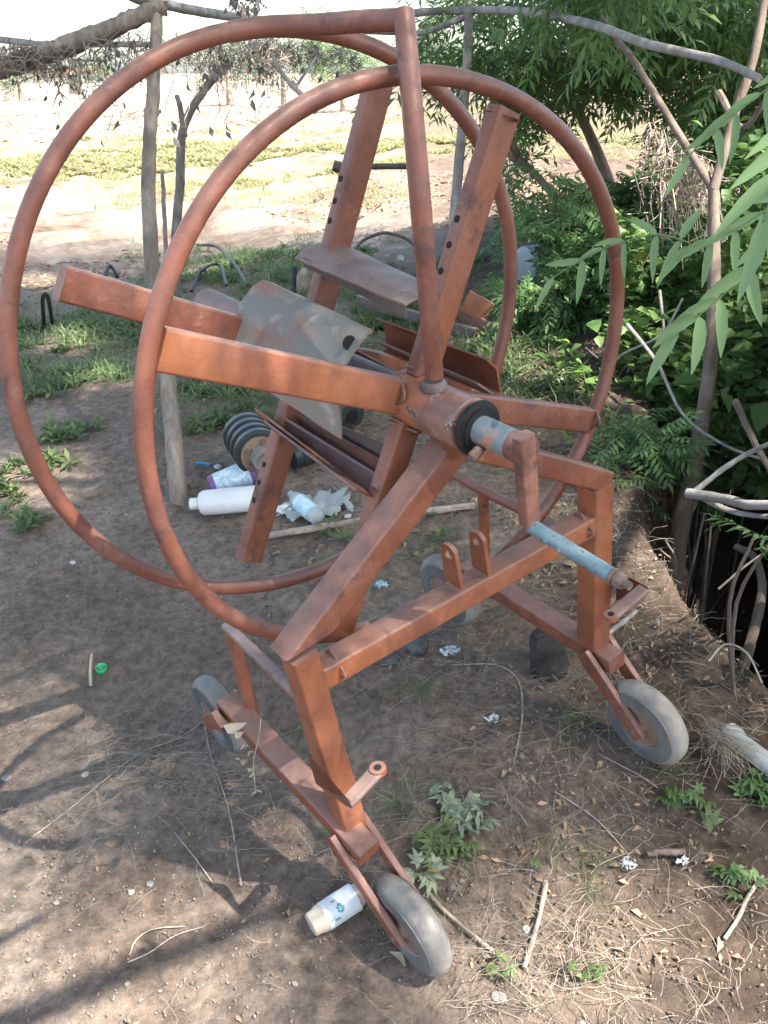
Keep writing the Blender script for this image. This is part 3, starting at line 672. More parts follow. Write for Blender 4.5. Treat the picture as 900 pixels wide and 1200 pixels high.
# tree with the straight brown trunk on the right bank
tb=W(808,585,3.0); t0=[W(800,600,3.0),W(815,540,3.0),W(832,430,3.0),W(837,330,2.98),W(836,215,2.95)]
e=empty('leaning_tree',t0[0]-Vector((0,0,.3)),'tree with a thin straight brown trunk beside the ditch, forking at head height','tree'); b_=e.location.copy()
limb('trunk',[t0[0]-Vector((0,0,.3))]+t0,.034,.017,M['redbark'],e,b_,rough=.08)
limb('limb',[W(838,225,2.95),W(800,165,3.0),W(745,75,3.1),W(722,45,3.2),W(705,20,3.3)],.014,.008,M['redbark'],e,b_)
limb('limb',[W(836,222,2.95),W(862,130,2.9),W(885,60,2.85),W(905,-60,2.8)],.017,.012,M['redbark'],e,b_)
limb('limb',[W(842,108,3.0),W(870,150,2.9),W(905,105,2.8)],.012,.008,M['redbark'],e,b_,seg=6)
crown('crown',W(690,20,4.9),(.9,.4,.42),620,50,T_neem,M['neem'],e,.3,base=b_)
crown('crown',W(720,-10,3.6),(.30,.2,.12),110,14,T_neem,M['neem'],e,.35,base=b_)
crown('crown',W(850,0,4.2),(.6,.4,.35),420,30,T_neem,M['neem'],e,.35,base=b_)
def rightcrown(name,label,u,v,d,r,n,ncl,tm,mat,stem,sr,grp=None,clr=.38,prn=None,**kw):
    c=W(u,v,d); b_=g0(*stem) ; e=empty(name,b_,label,'tree',grp)
    limb('trunk',[b_,b_.lerp(Vector(c),.5)+Vector((.05,.03,0)),Vector(c)],sr,sr*.45,M['bark'],e,b_,seg=8)
    for i in range(4):
        q=Vector(c)+Vector((random.uniform(-.7,.7)*r[0],random.uniform(-.5,.5)*r[1],random.uniform(-.4,.7)*r[2]))
        limb('limb',[b_.lerp(Vector(c),.7),(b_.lerp(Vector(c),.8)+q)/2+Vector((0,0,.05)),q],sr*.4,sr*.12,M['bark'],e,b_,seg=6)
    crown('crown',c,r,n,ncl,tm,mat,e,clr,base=b_,prune=prn,**kw); return e
def notfield(P):
    "keep the open view between the trees"
    d=P-np.array([0,0,CAMZ]); dep=d[:,1]*CP-d[:,2]*SP; up_=d[:,1]*SP+d[:,2]*CP
    u=450+FPX*d[:,0]/dep; v=600-FPX*up_/dep
    k=~((u<642)&(v>272)&(v<340)&(u>590)); k&=~((((u-700)/62)**2+((v-168)/48)**2<1)&(rng.random(len(P))<.96)); k&=~((u<585)&(v>150)); k&=~((u<505)&(v>90))
    k&=vn(P[:,0]*6.5,P[:,2]*6.5,77)>-.20
    k&=~((((u-640)/28)**2+((v-225)/40)**2<1)&(rng.random(len(P))<.8))
    return k
rightcrown('neem_tree','dense dark neem tree filling the sky behind the right of the hoop',640,55,5.6,(.72,.6,.50),900,70,T_neem,M['neem'],(1.6,6.2),.05,prn=notfield)
rightcrown('neem_tree','dark neem tree in the top right corner behind the brown trunk',845,40,5.0,(.75,.7,.45),800,50,T_neem,M['neem'],(2.3,5.2),.06,prn=notfield)
rightcrown('neem_tree','neem tree with drooping sprays above the bright field gap',575,150,5.0,(.42,.4,.42),230,26,T_neem,M['neem'],(1.25,5.2),.03,prn=notfield)
# ================================================================== BUSHES ON THE BANK
def bush(label,u,v,d,r,n,ncl,tm,mat,stems=5,mat2=None,name='bush',cat='bush',clr=.35,grp=None,smin=.7,smax=1.25,prn=notfield,upb=.3):
    c=W(u,v,d); zz=G(c.x,c.y); b_=Vector((c.x,c.y,min(zz,c.z-r[2]*.8)-.03)); e=empty(name,b_,label,cat,grp)
    for i in range(stems):
        q=c+Vector((random.uniform(-.8,.8)*r[0],random.uniform(-.7,.7)*r[1],random.uniform(-.1,.9)*r[2])); s_=b_+Vector((random.uniform(-.2,.2)*r[0],random.uniform(-.2,.2)*r[1],0))
        limb('stem',[s_,s_.lerp(q,.5)+Vector((random.uniform(-.05,.05),0,.05)),q],.006,.003,M['darkbark'],e,b_,seg=5,n=4)
    crown('foliage',c,r,n,ncl,tm,mat,e,clr,base=b_,prune=prn,smin=smin,smax=smax,upb=upb)
    return e
bush('feathery dark green bush right of the hoop, above the grey barrel',665,290,4.3,(.34,.3,.36),1100,60,T_fine,M['pinn'],6)
bush('feathery bush low beside the rear hoop',690,370,4.0,(.36,.25,.24),1000,50,T_fine,M['pinn'],5)
bush('broad-leaved green vine hiding the ground under the feathery bush',655,375,4.3,(.32,.25,.18),900,50,T_broad,M['vine'],4,cat='vine',name='vine',smin=.4,smax=.95)
bush('bright broad-leaved vine left of the brown trunk',770,290,3.7,(.22,.25,.36),1000,60,T_broad,M['vine'],5,cat='vine',name='vine',smin=.4,smax=.95)
bush('sunlit yellow-green vine right of the brown trunk',875,290,3.6,(.24,.3,.44),1300,70,T_broad,M['vine'],5,cat='vine',name='vine',smin=.4,smax=.95)
bush('dark vine hanging over the middle of the bank',740,440,3.4,(.28,.22,.24),1000,50,T_broad,M['vine'],5,cat='vine',name='vine',smin=.4,smax=.95)
bush('dark feathery shrub behind the crank side post',745,545,2.95,(.14,.14,.16),240,18,T_fine,M['pinn'],4,smin=.5,smax=.9)
bush('dark broad-leaved shrub at the right edge over the ditch',880,440,3.3,(.26,.22,.26),1100,50,T_broad,M['neem'],4,smin=.5,smax=1.0)
bush('leafy shrub rooted on the near lip of the ditch',812,470,3.2,(.16,.2,.16),220,16,T_broad,M['vine'],4)
bush('tall thicket shading the far side of the ditch',900,180,4.6,(.55,.5,.55),1500,80,T_fine,M['pinn'],6)
bush('dark thicket at the back of the ditch under the trees',800,420,4.6,(.8,.35,.46),2600,110,T_broad,M['neem'],6)
bush('dense hedge of mixed leaves closing the view behind the feathery bushes',745,300,5.3,(.85,.35,.48),2600,120,T_fine,M['neem'],6)
bush('dark leaves along the far wall of the ditch behind the straight trunk',840,540,3.5,(.4,.25,.2),900,50,T_broad,M['neem'],4,smin=.5,smax=1.0)
bush('small sprig of feathery leaves hanging low over the dark ditch',895,650,1.95,(.05,.05,.05),22,5,T_fine,M['pinn'],2,smin=.6,smax=.8,cat='shrub',name='shrub')
bush('weed with lobed leaves on the dark wall of the ditch',835,615,2.6,(.05,.05,.05),34,6,T_small,M['pinn'],2,cat='weed',name='weed')
bush('leafy sprig hanging from the ditch lip below the branch',790,650,2.5,(.06,.05,.04),40,6,T_small,M['vine'],2,cat='weed',name='weed')
bush('low green creeper behind the lower spokes and orange plate',545,395,4.3,(.22,.2,.06),150,14,T_broad,M['vine'],3,cat='creeper',name='creeper',prn=None)
bush('unseen thicket added beyond the right edge to shade the ditch',1422,632,1.9,(.5,.7,.5),1500,70,T_broad,M['neem'],4,prn=None,smin=1,smax=1.8)  # leaf mass added out of view to shade the ditch and right bank
bush('second unseen thicket added behind the first to shade the ditch',1150,419,2.8,(.5,.6,.55),1500,70,T_broad,M['neem'],4,prn=None,smin=1,smax=1.8)  # second added leaf mass, also unseen, for the same shade
# ================================================================== BRANCHES IN THE DITCH
def branch(label,pts,r0,r1,mat,name='fallen_branch',cat='branch',grp=None,seg=9,forks=()):
    b_=Vector(pts[0]); o=empty(name,b_,label,cat,grp)
    limb('stem',pts,r0,r1,mat,o,b_,seg=seg,rough=.1)
    for f in forks: limb('fork',f,r0*.6,r1*.5,mat,o,b_,seg=7,rough=.1)
    return o
branch('pale bleached forked branch reaching in from the right edge over the ditch',[W(806,578,2.5),W(850,585,2.4),W(880,592,2.3),W(930,590,2.2)],.014,.012,M['greybark'],forks=[[W(815,575,2.5),W(850,548,2.45),W(880,530,2.4),W(925,510,2.3)],[W(820,582,2.5),W(860,600,2.4),W(925,608,2.2)]])
branch('long thin grey stem slanting down across the vines to the right edge',[W(735,380,3.2),W(770,425,3.1),W(800,485,2.95),W(850,522,2.8),W(915,545,2.6)],.006,.004,M['greybark'],name='dead_vine_stem',cat='stem',seg=6)
branch('slim dry stem curving up behind the front hoop',[W(705,440,3.4),W(730,415,3.3),W(775,392,3.2),W(800,350,3.2)],.006,.004,M['greybark'],name='dead_vine_stem',cat='stem',seg=6)
branch('brown root running down the dark ditch wall at right',[W(862,470,2.7),W(885,520,2.6),W(915,570,2.5)],.011,.008,M['redbark'],name='root',cat='root',seg=7)
branch('curving root below the bleached branch, at the right edge',[W(862,640,2.7),W(885,655,2.65),W(893,690,2.6),W(883,740,2.5),W(868,790,2.4)],.010,.016,M['redbark'],name='root',cat='root',seg=7)
branch('thin white stick leaning across the dark hole of the ditch',[W(842,690,2.2),W(875,662,2.15),W(915,635,2.1)],.003,.002,M['straw'],name='dead_vine_stem',cat='stem',seg=5)
branch('thin arching stalk at the lip of the ditch',[W(830,775,2.0),W(850,755,2.0),W(875,765,1.95),W(893,800,1.9)],.0025,.002,M['straw'],name='dead_vine_stem',cat='stem',seg=5)
branch('long horizontal dry stalk behind the hoop, below the creeper',[W(590,404,4.2),W(650,403,4.0),W(710,418,3.8)],.004,.003,M['straw'],name='dead_vine_stem',cat='stem',seg=5)
branch('hanging grey tangle stem left of the brown trunk',[W(773,340,3.4),W(778,395,3.4),W(772,450,3.35)],.006,.004,M['greybark'],name='dead_vine_stem',cat='stem',seg=6)
# ================================================================== TRELLIS
def pole(name,label,pts,r0,r1,mat,cat='pole',grp=None,forks=(),seg=12,wob=.002,rough=.05):
    b_=Vector(pts[0]); e=empty(name,b_,label,cat,grp)
    limb('pole',pts,r0,r1,mat,e,b_,n=8,seg=seg,wob=wob,rough=rough)
    for k,(f,a,c) in enumerate(forks): limb('fork',f,a,c,mat,e,b_,seg=8)
    return e
hb=hit(211,592); dp=(hb-Vector((0,0,CAMZ))); dpd=dp.y*CP-dp.z*SP
pole('wooden_pole','stout weathered wooden pole rising behind the left of the hoops',[hb-Vector((0,0,.1)),W(206,545,dpd),W(197,450,dpd-.02),W(180,330,dpd-.05),W(174,200,dpd-.08),W(180,100,dpd-.1),W(184,12,dpd-.12)],.031,.018,M['oldwood'])
PD=dpd-.12
h2=hit(206,352);d2=h2.y*CP-(h2.z-CAMZ)*SP
pole('forked_sapling','grey forked sapling post right of the stout pole',[h2-Vector((0,0,.1)),W(205,300,d2),W(211,215,d2),W(215,150,d2),W(240,105,d2),W(270,72,d2)],.031,.022,M['stembark'],'sapling',forks=[([W(216,160,d2),W(211,125,d2),W(207,112,d2)],.019,.014)])
h3=hit(196,345);d3=h3.y*CP-(h3.z-CAMZ)*SP
pole('thin_stake','thin pale stake between the stout pole and the forked sapling',[h3-Vector((0,0,.05)),W(193,260,d3),W(190,200,d3)],.016,.012,M['oldwood'],'stake')
h4=hit(520,345);d4=h4.y*CP-(h4.z-CAMZ)*SP
pole('grey_pole','slender grey pole behind the middle of the front hoop',[h4-Vector((0,0,.1)),W(530,290,d4),W(534,235,d4),W(543,130,d4-.1),W(548,60,d4-.2),W(551,-30,d4-.3)],.030,.022,M['greybark'])
DB=d4-.22
pole('top_rail_branch','long grey branch arching across the upper right from the grey pole',[W(420,30,DB+.2),W(480,16,DB+.1),W(552,12,DB-.03),W(620,14,4.0),W(690,28,3.3),W(760,52,2.9),W(838,70,2.7),W(890,92,2.6)],.021,.011,M['greybark'],'branch',forks=[([W(490,40,DB+.08),W(520,30,DB),W(556,14,DB-.02)],.016,.014),([W(620,14,3.95),W(640,4,3.9),W(665,2,3.85)],.010,.007)])
pole('gnarled_rail','thick gnarled branch sloping down left from the top of the stout pole',[W(192,8,PD),W(160,20,PD),W(120,38,PD+.05),W(75,55,PD+.1),W(35,70,PD+.12),W(-20,84,PD+.15)],.026,.034,M['oldwood'],'branch',rough=.16)
pole('thin_rail','thin rail running level along the top left behind the gnarled branch',[W(-20,44,PD+.7),W(30,50,PD+.6),W(60,52,PD+.6),W(180,52,PD+.55)],.013,.010,M['greybark'],'rail')
pole('thin_rail','rail running right from the top of the stout pole over the hoop',[W(180,0,PD+.1),W(215,10,PD+.3),W(290,22,PD+.7),W(380,33,PD+1.4),W(470,38,PD+2.0)],.017,.016,M['greybark'],'rail')
pole('thin_rail','short dark rail crossing the top of the stout pole',[W(148,-6,PD+.05),W(172,4,PD+.03),W(195,6,PD+.0)],.012,.012,M['darkbark'],'rail')
pole('bare_twig','bare forked grey twig hanging left of the rear upright spoke',[W(318,62,3.4),W(330,85,3.4),W(345,103,3.4),W(362,118,3.4)],.008,.010,M['greybark'],'twig',forks=[([W(346,103,3.4),W(360,82,3.4),W(372,65,3.4)],.006,.004),([W(347,103,3.4),W(343,95,3.4)],.008,.006)],seg=6)
# dried vines hanging from the rails
def hanging(label,u0,u1,v0,v1,d,nl,ns,mat=M['vdead'],drop=50,sm_=.25,sx__=.55,strm=M['twig']):
    parts=[];b_=W((u0+u1)/2,(v0+v1)/2,d); bb=np.array(b_)
    e=empty('dried_vine',b_,label,'dried vine')
    Vs=[];Fs=[];o=0;ends=[]
    for i in range(ns):
        u=random.uniform(u0,u1); v=v0+(v1-v0)*(u-u0)/(u1-u0)+random.uniform(-12,8); L=random.uniform(.25,1)*drop
        pts=[W(u,v,d)];uu=u;vv=v
        for k in range(4): uu+=random.uniform(-9,9); vv+=L/4*random.uniform(.3,1.4); pts.append(W(uu,vv,d+random.uniform(-.12,.12)))
        V,F=tubeVF([p-b_ for p in pts],[.0016]*5,3,cap=False); Vs+=V; Fs+=[tuple(x+o for x in f) for f in F]; o+=len(V); ends+=pts[1:]
        q1=random.choice(pts); V,F=tubeVF([q1-b_,q1-b_+Vector((random.uniform(-.06,.06),random.uniform(-.05,.05),random.uniform(-.04,.03))),q1-b_+Vector((random.uniform(-.1,.1),random.uniform(-.05,.05),random.uniform(-.07,.02)))],[.0013]*3,3,cap=False); Vs+=V; Fs+=[tuple(x+o for x in f) for f in F]; o+=len(V)
    meshobj('stems',Vs,Fs,strm,e)
    P=[]
    for i in range(nl):
        q=random.choice(ends); P.append(list(q+Vector((random.gauss(0,.02),random.gauss(0,.03),random.gauss(0,.015)))))
    P=np.array(P);k=len(P);R=euler_mats(k,rng.uniform(-2,-1,k),rng.uniform(-.6,.6,k),rng.uniform(0,6.3,k))
    V,F=scatter(T_dead[0],T_dead[1],P-bb,R,rng.uniform(sm_,sx__,k)); fastmesh('leaves',V,F,mat,e)
hanging('mass of dried brown vine leaves under the gnarled branch',60,185,62,40,PD+.05,120,60,drop=66)
hanging('dark bundle of dried stems at the left edge of the rail',-10,75,60,66,PD+.05,130,75,drop=34)
hanging('pale tangle of dry twigs above the left of the hoops',195,330,48,55,PD+.9,90,130,drop=60,sm_=.5,sx__=.9)
hanging('pale twiggy tangle right of the forked sapling',290,420,50,62,PD+1.2,60,110,drop=38,sm_=.5,sx__=.9)
hanging('few dead leaves on thin strings in front of the weed strip',70,300,90,100,PD+.4,26,14,drop=110,sm_=.5,sx__=.8)
hanging('dark dead leaf cluster hanging at the top over the hoop',280,302,-8,-2,PD+.2,60,10,drop=22,sm_=.4,sx__=.7)
hanging('dry grey climber tangle hanging left of the brown trunk',760,835,150,200,3.3,40,120,drop=130,mat=M['deadleaf'],sm_=.4,sx__=.7)
# ================================================================== FAR FIELD
def far_tree(label,u,v,d,rx,rz,n,mat,grp='trees along the far edge of the field'):
    c=W(u,v,d); b_=Vector((c.x,c.y,G(c.x,c.y)-.1)); e=empty('far_tree',b_,label,'tree',grp)
    limb('trunk',[b_,(b_+c)/2,c],rx*.07,rx*.03,M['bark'],e,b_,seg=6)
    P=foliage_points(n,c,(rx,rx,rz),30,.4); k=len(P); R=euler_mats(k,rng.uniform(-1,1,k),rng.uniform(-1,1,k),rng.uniform(0,6.3,k))
    tv,tf=T_neem; V,F=scatter(tv,tf,P-np.array(b_),R,rng.uniform(1,2,k)*d/26); fastmesh('crown',V,F,mat,e)
M['fartree']=leafmat('hazy_far_leaf',(.09,.13,.08),(.16,.20,.11),.3)
far_tree('tall hazy tree on the far field edge behind the hoops, darkest of the row',400,48,30,1.35,1.5,500,M['neem'])
far_tree('pale round tree on the far field edge, left of the dark one',330,68,36,1.7,1.1,260,M['fartree'])
far_tree('low pale tree on the far field edge, behind the dry twigs',265,72,38,1.6,.9,220,M['fartree'])
far_tree('small bush-like tree at the far left of the field edge',20,88,46,1.8,.6,180,M['fartree'])
far_tree('bush-like tree at the left of the field edge, under the gnarled branch',120,84,50,2.4,.9,200,M['fartree'])
far_tree('tree on the far field edge seen between the neem sprays',505,55,38,1.6,1.7,300,M['fartree'])
far_tree('tree on the far field edge behind the dark neem crown',600,62,42,2.6,1.6,300,M['fartree'])
far_tree('tree on the far field edge beyond the bright gap',720,60,40,2.6,1.6,320,M['fartree'])
far_tree('tree on the far field edge in the right corner',860,50,36,2.6,2.0,320,M['fartree'])
# hut and fence far off
hc=hit(80,99); hut=empty('hut',hc,'low pale hut with a red roof far across the field, at left','hut')
def box(name,c,s_,mat,parent=None,rz=0,bev=0):
    bm=bmesh.new(); bmesh.ops.create_cube(bm,size=1); bmesh.ops.scale(bm,vec=s_,verts=bm.verts)
    if bev: bmesh.ops.bevel(bm,geom=bm.edges[:],offset=bev,segments=2,affect='EDGES')
    bmesh.ops.rotate(bm,cent=(0,0,0),matrix=Matrix.Rotation(rz,3,'Z'),verts=bm.verts); bmesh.ops.translate(bm,vec=c,verts=bm.verts)
    return bmobj(name,bm,mat,parent,auto=30)
M['white']=simple('white_plastic',(.62,.62,.60),(.72,.72,.70),8,.4,.05)
box('wall',(0,0,.55),(5,2.5,1.5),simple('pale_wall',(.5,.45,.4),(.6,.55,.5)),hut); box('roof',(0,0,1.4),(5.6,3,.22),simple('red_roof',(.35,.10,.08),(.25,.08,.06)),hut); box('door',(.8,-1.27,.5),(.8,.06,1.3),M['darkbark'],hut)
fg=empty('wire_fence',hit(330,97),'faint line of thin fence posts along the far edge of the field','fence'); fb=fg.location.copy()
pv=None
for i in range(13):
    p=hit(262+i*13,97.0)-fb; o=tube('fence_post',[p-Vector((0,0,.2)),p+Vector((random.uniform(-.1,.1),0,1.1))],.05,M['greybark'],fg,5)
    if pv is not None: tube('wire',[pv+Vector((0,0,.9)),p+Vector((0,0,.9))],.012,M['greybark'],fg,3)
    pv=p
# grass strips and furrow litter in the field (uncountable)
def strip(name,n,x0,x1,y0,y1,tm,mat,s0,s1,thr=-.05,seed=5,dz=0):
    x=rng.uniform(x0,x1,n*3);y=rng.uniform(y0,y1,n*3); k=fbm(x*.8,y*.8,3,seed)>thr; x=x[k][:n];y=y[k][:n]
    P=np.stack([x,y,gz(x,y)+dz],1);k=len(P); R=euler_mats(k,rng.uniform(-.2,.2,k),rng.uniform(-.2,.2,k),rng.uniform(0,6.3,k))
    V,F=scatter(tm[0],tm[1],P,R,rng.uniform(s0,s1,k)); o=fastmesh(name,V,F,mat); tag(o,kind='stuff'); return o
strip('field_weeds',9000,-8,6,12.5,21,T_weed,M['fgrass'],.8,2.0,.10)
strip('field_litter',16000,-7,5,6.0,13,T_dead,M['deadleaf'],.6,1.8,.10,seed=15)
strip('far_field_litter',9000,-12,10,17,40,T_dead,M['deadleaf'],1.6,4,.05,seed=25)
strip('field_dry_grass',6000,-6,5,6.2,30,T_grass,M['fgrass'],.8,2.2,.22,seed=45)
def tagstuff(o,l,c): o['label']=l; o['category']=c; return o
# ================================================================== WEEDS, LITTER, STONES (uncountable)
def blob(n,u,v,rx,ry,tm,mat,s0,s1,tilt=.35,dz=0,clump=.5):
    c=hit(u,v); m_=max(3,n//9); cc=np.stack([c.x+rng.normal(0,rx*.55,m_),c.y+rng.normal(0,ry*.55,m_)],1); i=rng.integers(0,m_,n)
    x=cc[i,0]+rng.normal(0,.045*clump*2,n);y=cc[i,1]+rng.normal(0,.045*clump*2,n)
    P=np.stack([x,y,gz(x,y)+dz],1); R=euler_mats(n,rng.uniform(-tilt,tilt,n),rng.uniform(-tilt,tilt,n),rng.uniform(0,6.3,n))
    return scatter(tm[0],tm[1],P,R,rng.uniform(s0,s1,n))
WB=[(40,400,.35,.35,130),(30,560,.22,.3,90),(90,440,.3,.3,130),(130,385,.35,.35,170),(150,350,.3,.4,110),(110,500,.2,.25,50),(250,320,.4,.5,260),(330,310,.5,.6,220),(420,340,.5,.4,160),(460,380,.3,.3,160),(300,470,.3,.3,90),(250,440,.25,.3,60),(240,500,.15,.2,40),(350,340,.4,.5,120),(20,380,.3,.5,80),(180,300,.3,.4,30),(570,420,.3,.4,120),(620,460,.2,.3,50),(480,330,.5,.6,150),(400,640,.15,.1,14),(420,430,.2,.3,40)]
ps=[blob(int(n*.6),u,v,rx,ry,T_weed,None,.6,1.25) for u,v,rx,ry,n in WB]
V,F=merge(ps); tag(fastmesh('weed_cover',V,F,M['grass']),kind='stuff')
ps=[blob(int(n*1.5),u,v,rx,ry,T_grass,None,.5,1.2) for u,v,rx,ry,n in WB if v<480]+[blob(12,u,v,.04,.04,T_grass,None,.25,.55,clump=.25) for u,v in((680,860),(380,900),(480,810),(700,1010),(500,650),(470,950),(540,960),(585,430),(790,900))]
V,F=merge(ps); tag(fastmesh('grass_tufts',V,F,M['grass']),kind='stuff')
# pebbles and crumbs of earth
ic=bmesh.new(); bmesh.ops.create_icosphere(ic,subdivisions=1,radius=1); T_peb=(np.array([v.co[:] for v in ic.verts]),np.array([[v.index for v in f.verts] for f in ic.faces])); ic.free()
n=15000; y=.7+rng.random(n)**1.7*6.5; x=(rng.random(n)-.5)*2*(.5*y+.25); k=(fbm(x*3,y*3,2,61)>-.25); x=x[k];y=y[k]; n=len(x)
s_=rng.uniform(.0010,.0032,n)*(1+.15*y); s_[rng.random(n)<.03]*=2.2
P=np.stack([x,y,gz(x,y)+.004],1); R=euler_mats(n,rng.uniform(0,6,n),rng.uniform(0,6,n),rng.uniform(0,6,n)); tv=T_peb[0]*np.array([1.3,1,.65])
V,F=scatter(tv,T_peb[1],P,R,s_); m=leafmat('earth_crumb',(.12,.095,.08),(.27,.225,.19),0,.9); tag(fastmesh('pebbles',V,F,m),kind='stuff')
# straw and twigs
def strawtmpl(seed,L=.12,k=6,curv=.5):
    r=random.Random(seed); V=[];F=[];a=0;p=[0,0]
    pts=[]
    for i in range(k+1):
        pts.append((p[0],p[1],.004+.006*math.sin(PI*i/k)+r.uniform(0,.004))); a+=r.uniform(-curv,curv); p=[p[0]+math.cos(a)*L/k,p[1]+math.sin(a)*L/k]
    V,F=tubeVF([Vector(q) for q in pts],[.00075]*(k+1),3,cap=False); return np.array([v[:] for v in V]),np.array(F)
ps=[]
for sd in range(10):
    tv,tf=strawtmpl(sd,.11,6,.28 if sd%3 else .6)
    for (n,fx) in((45,0),(210,1),(150,2),(85,3)):
        if fx==0: y=rng.uniform(.9,3.2,n);x=(rng.random(n)-.5)*y*1.0
        elif fx==1: y=rng.uniform(.95,3.4,n);x=rng.uniform(.12,.95,n)
        elif fx==2: y=rng.uniform(1.5,3.6,n);x=rng.uniform(-.1,.7,n)
        else: c=hit(*[(180,895),(520,980),(270,900),(640,1120),(130,910),(310,960)][sd%6]);x=c.x+rng.normal(0,.09,n);y=c.y+rng.normal(0,.07,n)
        z=gz(x,y); P=np.stack([x,y,z+.006+rng.random(n)*.008],1); sl_=.147; R=euler_mats(n,rng.normal(.1,.12,n),rng.normal(0,.12,n),rng.uniform(0,6.3,n))
        ps.append(scatter(tv,tf,P,R,rng.uniform(.2,.95,n)*(.75 if fx==0 else 1)))
V,F=merge(ps); tag(fastmesh('straw_litter',V,F,M['straw']),kind='stuff')
ps=[]
for (n,x0,x1,y0,y1,sz) in((520,-1,.6,.9,4,.32),(1700,.2,1.0,1.1,4.2,.42),(500,-.4,.6,2,5,.8),(60,-1.4,0,3,6,1)):
    x=rng.uniform(x0,x1,n);y=rng.uniform(y0,y1,n);P=np.stack([x,y,gz(x,y)+.008],1);R=euler_mats(n,rng.uniform(-.5,.6,n),rng.uniform(-.6,.6,n),rng.uniform(0,6.3,n)); ps.append(scatter(T_dead[0],T_dead[1],P,R,rng.uniform(.3,1,n)*sz))
V,F=merge(ps); tag(fastmesh('leaf_litter',V,F,M['deadleaf']),kind='stuff')
ps=[]
for sd in range(6):
    tv,tf=strawtmpl(300+sd,.11,4,.4); n=900; y=.85+rng.random(n)**1.5*4;x=(rng.random(n)-.5)*y*1.0; k=(fbm(x*3,y*3,2,71)+.25*x>-.12); x=x[k];y=y[k];n=len(x)
    P=np.stack([x,y,gz(x,y)+.007],1);R=euler_mats(n,rng.normal(.1,.15,n),rng.normal(0,.15,n),rng.uniform(0,6.3,n)); ps.append(scatter(tv,tf,P,R,rng.uniform(.08,.32,n)))
V,F=merge(ps); tag(fastmesh('chaff',V,F,M['straw']),kind='stuff')
# ================================================================== THINGS LYING ABOUT
exec_objs=[]
def lie(u,v,dz=0): p=hit(u,v); p.z+=dz; return p
def dirw(u0,v0,u1,v1,dz=0): a=lie(u0,v0,dz);b_=lie(u1,v1,dz); return a,b_
def plathe(name,prof,P,Q,mat,parent,seg=28):
    return lathe(name,prof,P,Q,mat,parent,seg,scale=1)
# white bottle
a,b_=dirw(224,604,312,596,.040); e=empty('plastic_bottle',(a+b_)/2-Vector((0,0,.04)),'large plain white plastic bottle lying beside the stout pole','bottle'); o_=e.location
L=(b_-a).length
plathe('body',[(.028,.020),(.034,.034),(.045,.040),(.10,.0415),(L-.02,.0415),(L-.006,.038),(L,.028)],a-o_,b_-o_,M['white'],e)
plathe('cap',[(0,.017),(.002,.019),(.024,.019),(.030,.017)],a-o_,b_-o_,M['white'],e,20)
# purple labelled canister
a,b_=dirw(247,585,300,567,.045); e=empty('plastic_tub',(a+b_)/2-Vector((0,0,.045)),'purple plastic container with a pale printed label, behind the white bottle','container'); o_=e.location; L=(b_-a).length
mp=simple('purple_plastic',(.16,.07,.20),(.22,.10,.26),20,.4,.05)
m,n_,bb=NM('pale_printed_label'); c=ramp(n_,noise(n_,60,4),[(.45,(.60,.70,.72)),(.55,(.30,.48,.58)),(.65,(.66,.68,.68))]); n_.links.new(c,bb.inputs['Base Color']); bb.inputs['Roughness'].default_value=.5; ml=m
plathe('body',[(0,.030),(.004,.034),(L-.012,.046),(L,.047)],a-o_,b_-o_,mp,e); plathe('label_wrap',[(L*.12,.0372),(L*.86,.0466)],a-o_,b_-o_,ml,e); plathe('lid',[(L,.046),(L+.001,.050),(L+.012,.050),(L+.014,.045)],a-o_,b_-o_,mp,e)
# clear bottle
m,n_,bb=NM('clear_dirty_plastic'); bb.inputs['Base Color'].default_value=(.72,.76,.74,1); bb.inputs['Roughness'].default_value=.25; bb.inputs['Transmission Weight'].default_value=.55; M['clear']=m
a,b_=dirw(341,588,370,614,.028); e=empty('clear_bottle',(a+b_)/2-Vector((0,0,.03)),'small clear bottle with a blue label lying on the crumpled white bag','bottle'); o_=e.location;L=(b_-a).length
plathe('body',[(0,.012),(.02,.014),(.035,.024),(.05,.027),(L-.005,.027),(L+.015,.024),(L+.018,.018)],a-o_,b_-o_,M['clear'],e)
ml2=simple('blue_printed_label',(.30,.55,.66),(.62,.70,.70),60,.5,.03); plathe('label_wrap',[(.06,.0276),(L-.012,.0276)],a-o_,b_-o_,ml2,e)
# crumpled plastic bags: folded irregular sheets
def crumple(name,label,cat,u,v,rx,ry,h_,mat,seed,loc=None,res=26):
    c=loc or lie(u,v); xs=np.linspace(-1,1,res);X,Y=np.meshgrid(xs,xs); rr=np.hypot(X,Y); a=np.arctan2(Y,X)
    k=.75+.35*vn(a*2.1+9,a*0+seed,seed); X=X*k;Y=Y*k
    Z=np.abs(fbm(X*3.1+seed,Y*3.1,4,seed))*h_*.8*np.clip(1.15-rr*.7,0.15,1); XX=X*rx+.012*vn(X*6,Y*6,seed+3);YY=Y*ry+.012*vn(X*6,Y*6,seed+5)
    g_=gz(XX+c.x,YY+c.y)-c.z if loc is None else 0; V=np.stack([XX,YY,Z+g_+.012],2).reshape(-1,3); i=np.arange(res*res).reshape(res,res)
    F=np.stack([i[:-1,:-1],i[:-1,1:],i[1:,1:],i[1:,:-1]],2).reshape(-1,4); cen=rr[:-1,:-1].reshape(-1); F=F[cen<1.0+.25*np.sin(seed+np.arange(len(cen)))]
    o=fastmesh(name,V,F,mat,None,loc=c); sd=o.modifiers.new('s','SOLIDIFY'); sd.thickness=.001
    return tag(o,label,cat)
mbag=leafmat('thin_white_plastic',(.50,.53,.52),(.56,.58,.56),.4,.35)
crumple('plastic_bag','crumpled translucent white plastic bag right of the lower rear spoke','bag',372,598,.15,.085,.045,mbag,4)
